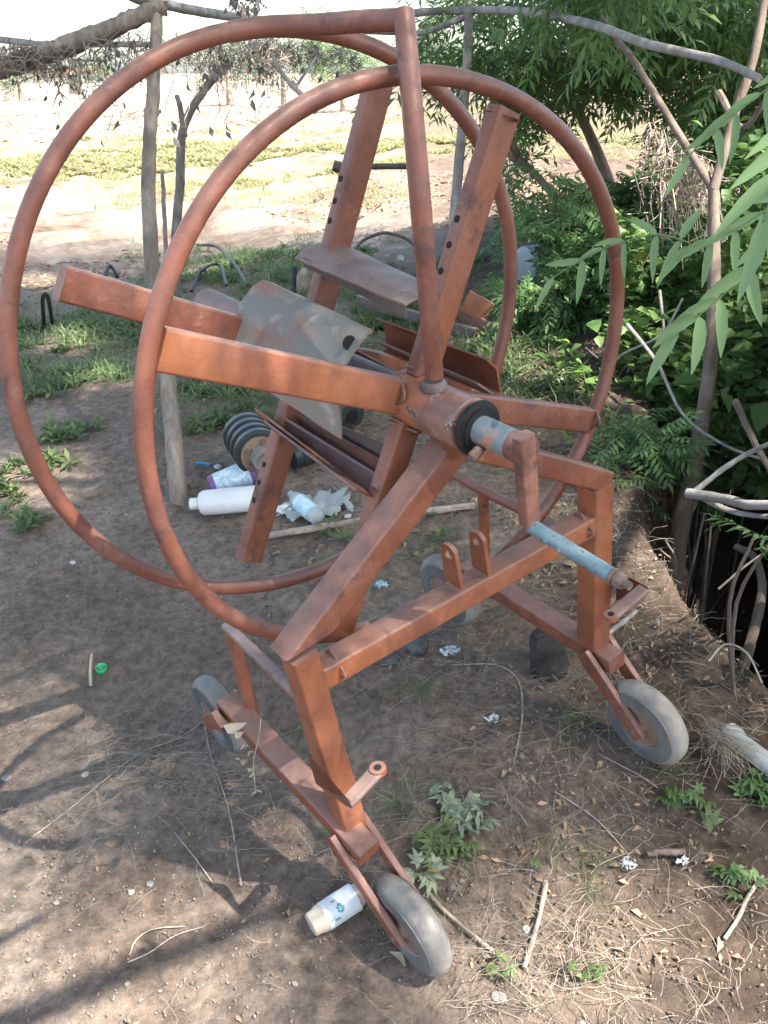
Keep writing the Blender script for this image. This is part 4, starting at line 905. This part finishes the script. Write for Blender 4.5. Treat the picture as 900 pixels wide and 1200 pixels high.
crumple('paper_scrap','flat white scrap with an orange spot left of the clear bottle','scrap',333,600,.05,.035,.02,M['white'],8,res=14)
crumple('paper_scrap','small torn blue-white scrap on the soil under the cross beam','scrap',528,768,.028,.022,.035,simple('blue_white_foil',(.35,.45,.52),(.6,.62,.62),90,.4),12,res=14)
crumple('tissue_wad','white wad of tissue on the bare soil right of centre','tissue',575,848,.020,.014,.03,M['white'],16,res=14)
crumple('plastic_scrap','pale blue twist of plastic between the posts, behind the cross beam','scrap',446,690,.022,.02,.035,simple('pale_blue_film',(.35,.58,.62),(.5,.66,.68),60,.35),21,res=14)
crumple('plastic_scrap','small pale scrap near the right wheel, by the creeper','scrap',735,1018,.018,.014,.018,simple('grey_white_film',(.40,.42,.43),(.5,.5,.5),60,.5),31,res=12)
crumple('plastic_scrap','tiny grey scrap of film at the right edge ground','scrap',800,1015,.014,.010,.014,M['white'],33,res=10)
# labelled cylindrical bottle by the near wheel
a,b_=dirw(372,1092,418,1062,.028); e=empty('labelled_bottle',(a+b_)/2-Vector((0,0,.026)),'cream plastic jar with a torn white label lying against the nearest wheel','jar'); o_=e.location; ax=(b_-a).normalized(); L=(b_-a).length
mc=simple('cream_plastic',(.50,.42,.33),(.42,.35,.28),12,.45,.08)
plathe('body',[(0.0,.024),(.008,.0265),(L-.006,.0265),(L+.010,.019),(L+.024,.014)],a-o_,b_-o_,mc,e); plathe('cap',[(-.014,.0205),(-.012,.0225),(.006,.0240),(.008,.022)],a-o_,b_-o_,mc,e)
# torn label: partial wrap slightly proud, with teal marks
def wrap(name,t0,t1,a0,a1,r,mat,jag=0,seed=0,nn=18):
    r_=random.Random(seed); nrm_=Vector((0,0,1)); nrm_=(nrm_-ax*nrm_.dot(ax)).normalized(); bb_=ax.cross(nrm_); A0=a-o_; V=[];F=[]
    for i in range(nn+1):
        an=a0+(a1-a0)*i/nn
        j0=r_.uniform(-jag,jag)
        for t in(t0+j0,t1+r_.uniform(-jag,jag)*.4): V.append(A0+ax*t+(nrm_*math.cos(an)+bb_*math.sin(an))*r)
    for i in range(nn): F.append((2*i,2*i+1,2*i+3,2*i+2))
    return meshobj(name,V,F,mat,e)
mteal=simple('teal_print',(.04,.30,.33),(.06,.38,.40),40,.5,0); mdk=simple('dark_print',(.08,.12,.14),None,40,.5,0)
sidea=-1 if (Vector((0,0,1)).cross(ax)).y>0 else 1
cam_side=math.atan2((Vector((0,0,CAMZ))-a).dot(ax.cross((Vector((0,0,1))-ax*ax.z).normalized())),(Vector((0,0,CAMZ))-a).dot((Vector((0,0,1))-ax*ax.z).normalized()))
wrap('torn_label',.014,L-.004,cam_side-1.9,cam_side+1.7,.0272,simple('white_label_paper',(.66,.68,.68),(.55,.58,.58),40,.6,.1),.002,3)
tc=L*.52
for k in range(7):
    an=2*PI*k/7; wrap('printed_mark',tc+.0055*math.cos(an)-.0022,tc+.0055*math.cos(an)+.0022,cam_side+.1+.25*math.sin(an)-.09,cam_side+.1+.25*math.sin(an)+.09,.0276,mteal,0,1,4)
wrap('printed_mark',tc-.001,tc+.002,cam_side+.04,cam_side+.16,.0278,mteal,0,1,4)
for k,(t_,l_,aa) in enumerate(((.018,.007,.55),(.027,.010,.62),(.026,.014,.75),(.034,.008,-.55),(.022,.006,.42))): wrap('printed_mark',t_,t_+l_,cam_side+aa-.04,cam_side+aa+.04,.0276,mteal if k%2==0 else mdk,0,1,3)
# green cap and white peg
p=lie(120,787,.006); e=empty('bottle_cap',p-Vector((0,0,.006)),'bright green plastic bottle cap, open side up, on the bare soil at left','cap')
mg=simple('green_plastic',(.01,.28,.10),(.02,.36,.12),30,.35,0)
V=[];F=[];sg=24;pr=[(.0,-.004),(.013,-.004),(.0145,.0),(.0145,.013),(.0125,.013),(.0120,.0),(.0,-.001)]
tilt=Matrix.Rotation(.25,3,'X')
for r_,z_ in pr:
    for k in range(sg): V.append(tilt@Vector((r_*math.cos(2*PI*k/sg)*(1+.03*(k%2)),r_*math.sin(2*PI*k/sg)*(1+.03*(k%2)),z_+.006)))
for i in range(len(pr)-1):
    for k in range(sg): F.append((i*sg+k,i*sg+(k+1)%sg,(i+1)*sg+(k+1)%sg,(i+1)*sg+k))
meshobj('cap_shell',V,F,mg,e,True)
def stick(label,u0,v0,u1,v1,r,mat,name='stick',cat='stick',bend=.004,dz=None,mid=None):
    a,b_=lie(u0,v0,r+.004),lie(u1,v1,r+.004); pts=[a,a.lerp(b_,.35)+Vector((random.uniform(-bend,bend),random.uniform(-bend,bend),.002)),a.lerp(b_,.7)+Vector((random.uniform(-bend,bend),random.uniform(-bend,bend),.002)),b_]
    if mid: pts=[a]+[lie(u,v,r+.006) for u,v in mid]+[b_]
    o=tube(name,smoothpath(pts,4),[r*random.uniform(.85,1.1) for _ in range(4*(len(pts)-1)+1)],mat,None,7,rough=.1,seed=7,loc=a)
    o.location=a; return tag(o,label,cat)
stick('short whitish peg lying beside the green cap',108,770,107,806,.0042,M['creamleaf'])
stick('long pale bamboo stick lying behind the reel, below the bottles',310,634,556,598,.0125,M['twig'],'bamboo_stick')
stick('bent brown stick standing out in the dappled light at bottom',640,1038,614,1138,.0045,M['twig'])
stick('dark thin stick running down right from the nearest wheel',500,1046,578,1118,.0035,M['twig'],mid=[(525,1075)])
stick('pale split stick in the lower right corner',893,1030,848,1104,.004,M['straw'])
stick('pale stick beside the hollow of the bank at right',700,760,745,720,.006,M['greybark'])
stick('broken piece of bark lying on the soil at right',758,1006,802,1002,.007,M['redbark'],'bark_piece','bark')
stick('long pale stem sweeping left from the left rear wheel',245,842,30,990,.0016,M['straw'],'dry_stalk','stalk',mid=[(210,868),(160,888),(90,945)])
stick('pale stem running down from the left rear wheel past the weeds',238,838,283,1040,.0018,M['straw'],'dry_stalk','stalk',mid=[(248,890),(268,950)])
stick('curved pale root looping under the cross beam',530,782,604,888,.0022,M['straw'],'dry_stalk','stalk',mid=[(580,782),(607,800),(612,840)])
stick('thin dry twig with hooks in the lower left sunlight',240,1088,150,1130,.0015,M['twig'],'dry_stalk','stalk',mid=[(205,1100),(175,1120)])
stick('arched dry stalk above the sunlit patch at bottom left',217,1088,152,1122,.0015,M['straw'],'dry_stalk','stalk',mid=[(180,1092),(160,1105)])
stick('long straight stalk crossing the soil below the right wheel',700,885,770,925,.0015,M['straw'],'dry_stalk','stalk')
stick('long thin stalk on the soil right of the nearest wheel',650,930,745,1015,.0016,M['twig'],'dry_stalk','stalk',mid=[(700,965)])
stick('pale forked stalk left of the labelled jar',205,978,250,1038,.0016,M['straw'],'dry_stalk','stalk',mid=[(230,1010)])
stick('small blue plastic strip on the soil behind the stout pole foot',230,546,247,548,.006,simple('blue_plastic',(.03,.16,.32),(.05,.2,.36),20,.4,0),'plastic_strip','strip')
stick('chalky white stem lying among weeds at left of the bottle',640,470,600,500,.003,M['straw'],'dry_stalk','stalk')
# stones
def stone(label,u,v,r,mat,seed,flat=.7,grp=None,cat='stone',name='stone'):
    p=lie(u,v); bm=bmesh.new(); bmesh.ops.create_icosphere(bm,subdivisions=3,radius=1)
    co=np.array([x.co[:] for x in bm.verts]); k=1+.35*fbm(co[:,0]*1.3+seed,co[:,1]*1.3+co[:,2]*.9,3,seed)
    for x,kk in zip(bm.verts,k): x.co=Vector((x.co.x*1.25,x.co.y,x.co.z*flat))*float(kk)*r
    o=bmobj(name,bm,mat,None,True); o.location=p+Vector((0,0,r*flat*.35)); o.rotation_euler=(0,0,seed); return tag(o,label,cat,grp)
mst=simple('grey_stone',(.17,.165,.16),(.27,.25,.24),25,.85,.4,.006); mdark=simple('dark_stone',(.045,.045,.05),(.10,.095,.09),25,.8,.5,.006); mlt=simple('pale_stone',(.45,.41,.37),(.55,.5,.45),25,.85,.3)
cp=lie(643,785); tag(tube('charred_stump',[Vector((0,0,-.03)),Vector((0,0,.02)),Vector((-.012,.01,.07)),Vector((-.02,.012,.10)),Vector((-.021,.012,.085))],[.045,.042,.040,.036,.022],simple('charred_wood',(.010,.010,.010),(.06,.05,.045),22,.85,.9,.02,28),None,13,rough=.16,seed=4),'charred black wood stump under the right skid','stump').location=cp; stone('rounded dark stone under the cross beam',488,757,.032,mdark,5)
stone('black flat stone left of the blue-white scrap',455,775,.026,mdark,7)
for i,(u,v,r,l) in enumerate(((85,660,.009,'small bright white pebble on the soil far left'),(372/2.4,1034/2.4+0,.0,''),(154,1046,.005,'pale pebble above the bottom-left sunlight'),(176,1036,.007,'flat dark grey pebble above the bottom-left sunlight'),(66,1058,.006,'whitish flat flake near the left edge'),(100,908,.008,'yellowish flake on the soil at mid left'),(617,1090,.008,'white chip in the bottom right dapples'),(240,452,.02,'pale stone in the weeds behind the stout pole'),(8,912,.009,'round pinkish stone at the left edge'),(255,548,.014,'pale stone beside the purple container'),(283,868,.0,''),(408,606,.012,'chalk-white lump behind the crumpled bag'),(600,700,.02,'grey stone behind the right skid'),(585,1170,.012,'earth clod at bottom centre in dappled light'))):
    if r>0: stone(l,u,v,r,mlt if 'white' in l or 'pale' in l or 'yellow' in l or 'chalk' in l else mst,40+i,.5)
# bare dirt mounds count as ground; the black ribbed roller and other scrap behind the reel
mrub=simple('black_ribbed_plastic',(.018,.024,.026),(.04,.048,.05),30,.45,.15)
a=lie(292,505,.10);b_=lie(318,560,.10); e=empty('ribbed_drum',(a+b_)/2-Vector((0,0,.1)),'black ribbed pump drum with a rusty end flange on the ground behind the rear spoke','pump'); o_=e.location
a=W(287,508,3.15);b_=W(312,543,2.95);o_=e.location
pr=[];L=.22
for k in range(4): t=k*.045; pr+= [(t,.066),(t+.003,.078),(t+.026,.080),(t+.029,.066),(t+.040,.066)]
pr+=[(.175,.060)]
plathe('ribbed_casing',pr,a-o_,b_-o_,mrub,e,36); dd=(b_-a).normalized()
plathe('end_flange',[(0,.056),(.002,.063),(.018,.063),(.02,.056)],a-o_+dd*.165,b_-o_+dd*.165,M['rim'],e,30); plathe('outlet_tube',[(0,.036),(.05,.036),(.052,.028),(.03,.026),(.029,.001)],a-o_+dd*.18,b_-o_+dd*.18,M['tyre'],e,24)
for k in range(5): an=k*2*PI/5; n1=dd.orthogonal().normalized();n2=dd.cross(n1); q=a-o_+dd*.18+(n1*math.cos(an)+n2*math.sin(an))*.050; plathe('flange_bolt',[(0,.009),(.014,.009)],q,q+dd,M['bolt'],e,6)
def roll(label,u,v,r,ln,ang,mat):
    p=lie(u,v,r); e=empty('rubber_roll',p-Vector((0,0,r)),label,'rubber roll'); d=Vector((math.cos(ang),math.sin(ang),.1)).normalized()
    P0=Vector((0,0,r))-d*ln/2
    plathe('outer_roll',[(0,r*.8),(.004,r),(ln*.3,r),(ln*.33,r*.9),(ln*.37,r),(ln*.65,r),(ln*.68,r*.9),(ln*.72,r),(ln-.004,r),(ln,r*.8)],P0,P0+d,mat,e,26); plathe('core',[(-.006,r*.45),(ln+.006,r*.45)],P0,P0+d,M['void'],e,16)
roll('dark rolled rubber hose behind the front left spoke',402,498,.055,.12,2.2,mrub); roll('second dark rubber roll under the bottom channel, beside the ribbed drum',355,545,.045,.10,.6,mrub)
def hose(label,pts,r,mat=None,name='black_hose',cat='hose'):
    P=smoothpath(pts,6); o=tube(name,P,r,mat or M['black'],None,8,loc=P[0]); o.location=P[0]; return tag(o,label,cat)
hose('black hose looping on the grass behind the drum plate',[lie(232,290,.02),lie(255,300,.07),lie(275,318,.05),lie(290,338,.02)],.012)
hose('short black hose loop behind the drum, nearest the axle tube',[lie(225,345,.02),lie(238,333,.09),lie(258,328,.1),lie(266,340,.03)],.010)
hose('stub of black hose sticking up beside the forked sapling',[lie(232,330,.0),lie(236,325,.06),lie(241,335,.1)],.012)
hose('black rubber strap bent upright in the weeds at far left',[lie(52,385,0),W(50,350,4.6),W(56,348,4.6),lie(62,383,0)],.010)
hose('small black rubber loop lying past the left spoke',[lie(122,327,.01),lie(130,320,.05),lie(138,326,.01)],.012)
# metal frame standing behind the reel
mf=M['dark']; f0=hit(400,345); dd_=f0.y*CP-(f0.z-CAMZ)*SP
e=empty('pipe_stand',f0,'dark pipe stand with a crossbar behind the rear upright spoke','stand'); o_=f0
tube('upright',[W(400,350,dd_)-o_,W(399,205,dd_)-o_],.016,mf,e,10); tube('upright',[W(487,335,dd_)-o_,W(488,285,dd_)-o_,W(487,200,dd_)-o_],.016,mf,e,10); tube('crossbar',[W(393,195,dd_)-o_,W(482,195,dd_)-o_],.017,mf,e,10)
tube('clamp',[W(391,194,dd_)-o_,W(405,198,dd_)-o_],.032,mf,e,10); tube('bent_bar',smoothpath([W(412,298,dd_)-o_,W(425,282,dd_)-o_,W(450,273,dd_)-o_,W(475,279,dd_)-o_,W(488,290,dd_)-o_],4),.010,mf,e,8)
crumple('plastic_tag','white plastic strip hanging on the dark pipe stand','strip',0,0,.03,.02,.03,M['white'],5,loc=W(469,302,dd_-.05),res=10).rotation_euler=(1.4,.1,.2)
f1=hit(545,400); d5=f1.y*CP-(f1.z-CAMZ)*SP
e=empty('scrap_frame',f1,'orange and black steel scrap frame lying in the creeper behind the hub','scrap frame'); o_=f1
def wb(name,pa,pb,a_,b__,mat): return beam(name,pa-o_,pb-o_,(0,0,1),a_,b__,mat,e,bev=.002,scale=1)
wb('angle_bar',W(420,352,d5+.5),W(560,392,d5),.05,.03,M['dark']); wb('angle_bar',W(500,345,d5+.2),W(610,405,d5-.1),.06,.02,M['strip']); wb('blade_plate',W(545,352,d5),W(574,368,d5),.10,.012,M['orange']); wb('foot_bar',W(430,345,d5+.5),W(520,330,d5+.9),.03,.03,M['dark'])
wb('end_plate',W(606,385,d5),W(609,410,d5),.05,.03,M['strip'])
e=empty('wood_stump',hit(356,345),'short splintered wood stump on the grass left of the rear upright spoke','stump'); s0=e.location; d6=s0.y*CP-(s0.z-CAMZ)*SP
tube('stump_wood',[Vector((0,0,-.05)),W(357,325,d6)-s0,W(360,316,d6)-s0],[.05,.045,.03],M['oldwood'],e,9,rough=.25); tube('stump_splinter',[W(345,345,d6)-s0,W(345,313,d6)-s0],[.018,.016],M['black'],e,8)
# grey barrel beyond the hoop
bp=hit(625,332); e=empty('barrel',bp,'pale blue-grey plastic barrel lying half behind the feathery bush','barrel'); dB=bp.y*CP-(bp.z-CAMZ)*SP; mb=simple('blue_grey_plastic',(.24,.30,.34),(.32,.37,.40),10,.45,.08)
P0=W(612,312,dB)-bp; dv=Vector((.85,.5,.02)).normalized(); r=.10; pr=[(0,.07),(.01,.095)]
for k in range(5): t=.02+k*.06; pr+= [(t,r),(t+.045,r),(t+.048,r*.965),(t+.057,r*.965)]
pr+=[(.33,.095),(.34,.07)]; plathe('ribbed_shell',pr,P0,P0+dv,mb,e,32)
# bottle at the right edge
a,b_=dirw(848,862,905,912,.022); e=empty('crushed_bottle',a-Vector((0,0,.02)),'crushed pale plastic bottle among straw at the right edge','bottle'); o_=e.location; L=(b_-a).length
plathe('body',[(0,.010),(.01,.020),(.03,.022),(.05,.016),(.06,.018),(.10,.021),(L,.02)],a-o_,b_-o_,M['clear'],e)
# dry leaves dangling over the left skid
p0=Vector(m2w(un(306,842,1,.37)))+Vector((0,0,.01)); 
p1=Vector(m2w(un(270,845,1,.37)))
e=empty('dead_sprig',p0,'sprig of pale dead leaves draped over the rear of the left skid','dead sprig')
dm=2.0
def wd(u,v): return W(u,v,dms)
q=m2w(un(270,830,1,.42)); dms=q.y*CP-(q.z-CAMZ)*SP-.07
st=[W(u,v,dms) for u,v in((306,842),(303,865),(297,895),(300,930))]
tube('sprig_stem',smoothpath([x-p0 for x in st],4),.0012,M['straw'],e,5)
for u,v,an,sz in((262,850,1.9,1.1),(275,858,2.4,.8),(285,872,2.9,.8),(280,888,3.3,.9),(292,880,2.8,.7),(296,905,3.1,.8),(290,900,2.2,.7),(299,925,3.0,.9)):
    tv,tf=leaflet(.040*sz,.024*sz,fold=.6,droop=.5,nseg=4); R=np.array(Matrix.Rotation(PI/2-.4,3,'X')@Matrix.Rotation(random.uniform(-.6,.6),3,'Y')); A=np.array(Matrix.Rotation(random.uniform(-.5,.5),3,'Z'))
    ey=np.array(Matrix.Rotation(an,3,'Y')); V=(tv@R.T)@ey.T@A.T+np.array(W(u,v,dms)-p0); fastmesh('leaf',V,tf,M['creamleaf'],e)
# wilted weeds near the wheel
def weedplant(label,u,v,n,sz,tm,mat,spread=.05,cat='weed',name='weed_plant'):
    p=lie(u,v); x=rng.normal(0,spread,n);y=rng.normal(0,spread*.8,n); z=gz(x+p.x,y+p.y)-p.z+.012+rng.random(n)*.02
    R=euler_mats(n,rng.uniform(-.5,.9,n),rng.uniform(-.7,.7,n),rng.uniform(0,6.3,n)); V,F=scatter(tm[0],tm[1],np.stack([x,y,z],1),R,rng.uniform(.45,1.1,n)*sz)
    o=fastmesh(name,V,F,mat,None,loc=p); return tag(o,label,cat)
T_lobe=merge([(leaflet(L_,.017,droop=.7,fold=.4,nseg=3)[0]@np.array(Matrix.Rotation(.35,3,'X')).T@np.array(Matrix.Rotation(a_,3,'Z')).T,leaflet(L_,.017,nseg=3)[1]) for a_,L_ in((-1.35,.024),(-.7,.034),(0,.042),(.6,.036),(1.3,.022),(2.6,.018))])
weedplant('wilted grey-green lobed weed right of the nearest post foot',535,950,16,.9,T_lobe,M['palegreen'],.024)
weedplant('green creeping weed right of the nearest wheel',520,1000,34,.8,T_lobe,M['grass'],.024); weedplant('pale wilted lobed leaves above the creeping weed, on dry straw',548,968,12,.9,T_lobe,M['palegreen'],.022); weedplant('pale wilted leaves beside the nearest fork',492,1030,7,1.0,T_lobe,M['palegreen'],.02)
weedplant('single blue-green lobed leaf lying on bare soil',623,1022,1,.8,T_lobe,M['pinn'],.004); weedplant('dark green lobed leaves at right on the soil',862,1035,16,.7,T_lobe,M['pinn'],.02)
weedplant('green leaves in front of the right wheel',800,940,20,.7,T_lobe,M['pinn'],.022); weedplant('dark green leafy weed at the right edge below the crushed bottle',893,935,30,.7,T_lobe,M['pinn'],.022)
weedplant('tiny seedling in the dappled light at the bottom',690,1140,10,.5,T_lobe,M['grass'],.02); weedplant('light green seedling left of the brown stick in dapples',590,1140,6,.5,T_lobe,M['grass'],.02)
weedplant('yellow-green fallen leaf on the soil at mid left',102,907,1,.8,T_dead,M['palegreen'],.001,'leaf','fallen_leaf'); weedplant('green sprouts by the left skid',360,860,6,.4,T_lobe,M['grass'],.012); weedplant('pale green leaf on soil near the right wheel',832,975,1,.9,T_lobe,M['grass'],.006)
weedplant('small green sprout above the labelled jar',392,985,5,.5,T_lobe,M['grass'],.012); weedplant('pale curled leaf below the nearest wheel',450,1130,1,.8,T_dead,M['creamleaf'],.01,'leaf','fallen_leaf'); weedplant('yellow leaf right of the nearest wheel',500,1032,1,.7,T_dead,leafmat('yellow_leaf',(.45,.30,.08),(.5,.34,.1),.2),.002,'leaf','fallen_leaf')
# bundle of dry grass right of the right wheel
p=lie(835,880,.0); n=90; ps=[]
for sd in range(3):
    tv,tf=strawtmpl(200+sd,.13,6,.25); x=rng.normal(0,.018,n//3);y=rng.normal(.03,.02,n//3); R=euler_mats(n//3,rng.normal(0,.15,n//3),rng.normal(-.1,.2,n//3),rng.normal(-1.2,.22,n//3)); ps.append(scatter(tv,tf,np.stack([x,y,.015+rng.random(n//3)*.02],1),R,rng.uniform(.6,1.1,n//3)))
V,F=merge(ps); tag(fastmesh('straw_wisp',V,F,M['straw'],None,loc=p),'drooping wisp of pale dry grass beside the right wheel','dry grass')
# ================================================================== NEAR NEEM SPRAYS, TOP RIGHT
def spray(label,pts,d,sizes,mat=M['neemlit'],flip=1):
    P=[W(u,v,d_) for (u,v),d_ in zip(pts,d)]; b_=P[0]; e=empty('neem_spray',b_,label,'leaf spray')
    Q=smoothpath([p-b_ for p in P],6); tube('leaf_stalk',Q,[.0016*(1-.5*i/len(Q)) for i in range(len(Q))],mat,e,6)
    for (t,side,L,ang,wd_) in sizes:
        i=min(len(Q)-2,int(t*(len(Q)-1))); o_=Q[i]; tn=(Q[i+1]-Q[i]).normalized(); view=(Vector((0,0,CAMZ))-(o_+b_)).normalized()
        sdv=tn.cross(view).normalized()*side
        down=Vector((0,-.1,-1)); dr=(tn*math.cos(ang)+sdv*math.sin(ang)+down*.75).normalized()
        nrm_=(view+Vector((random.uniform(-.5,.5),0,random.uniform(-.2,.5)))).normalized(); xw=dr.cross(nrm_).normalized(); nrm_=xw.cross(dr)
        V=[];F=[];N=9;cv=random.uniform(-.25,.25)
        for k in range(N+1):
            s_=k/N; ww=wd_*L*(math.sin(PI*s_**.75)**.7)*(1+.10*(k%2)) if 0<k<N else .0006
            c=o_+dr*L*s_+xw*cv*L*s_*s_*side+down*.22*L*s_*s_
            V+= [c-xw*ww*.55*(1.1)+nrm_*ww*.22,c,c+xw*ww*.45+nrm_*ww*.22]
        for k in range(N): a=3*k; F+= [(a,a+1,a+4,a+3),(a+1,a+2,a+5,a+4)]
        meshobj('leaflet',V,F,mat,e,True)
def gen(n,L0,L1,a0=.9,a1=1.3,wd_=.19):
    o=[]
    for i in range(n): 
        t=.12+.85*i/n; L=(L0+(L1-L0)*t)*random.uniform(.85,1.1)
        for s_ in(-1,1): o.append((t+random.uniform(-.02,.02),s_,L,random.uniform(a0,a1),wd_*random.uniform(.85,1.15)))
    o.append((1,1,L1,.1,wd_)); return o
spray('bright neem spray hanging across the top right corner',[(980,40),(930,80),(885,115),(840,150),(800,190)],[1.0,1.02,1.05,1.05,1.05],gen(5,.05,.042,wd_=.22))
spray('long-leaved neem spray drooping at the right edge above the lower one',[(985,170),(935,215),(885,255),(840,280),(800,290)],[.9,.93,.95,.97,1.0],gen(5,.05,.042,wd_=.22))
spray('large pale neem spray at the right edge in front of the trunk',[(965,210),(910,270),(862,330),(825,365),(790,390)],[.85,.87,.9,.92,.94],gen(5,.045,.055,.9,1.3,.22))
spray('blurred neem leaves nearest the camera at the right edge',[(985,110),(945,150),(915,200),(895,260)],[.62,.62,.62,.62],gen(3,.05,.05,.6,1.3,.2))
spray('slim yellowish neem spray beside the brown trunk',[(810,285),(770,275),(725,285),(690,300),(640,330)],[1.5,1.5,1.5,1.5,1.5],gen(5,.065,.05,1.0,1.4,.2))
scene.render.engine='CYCLES'
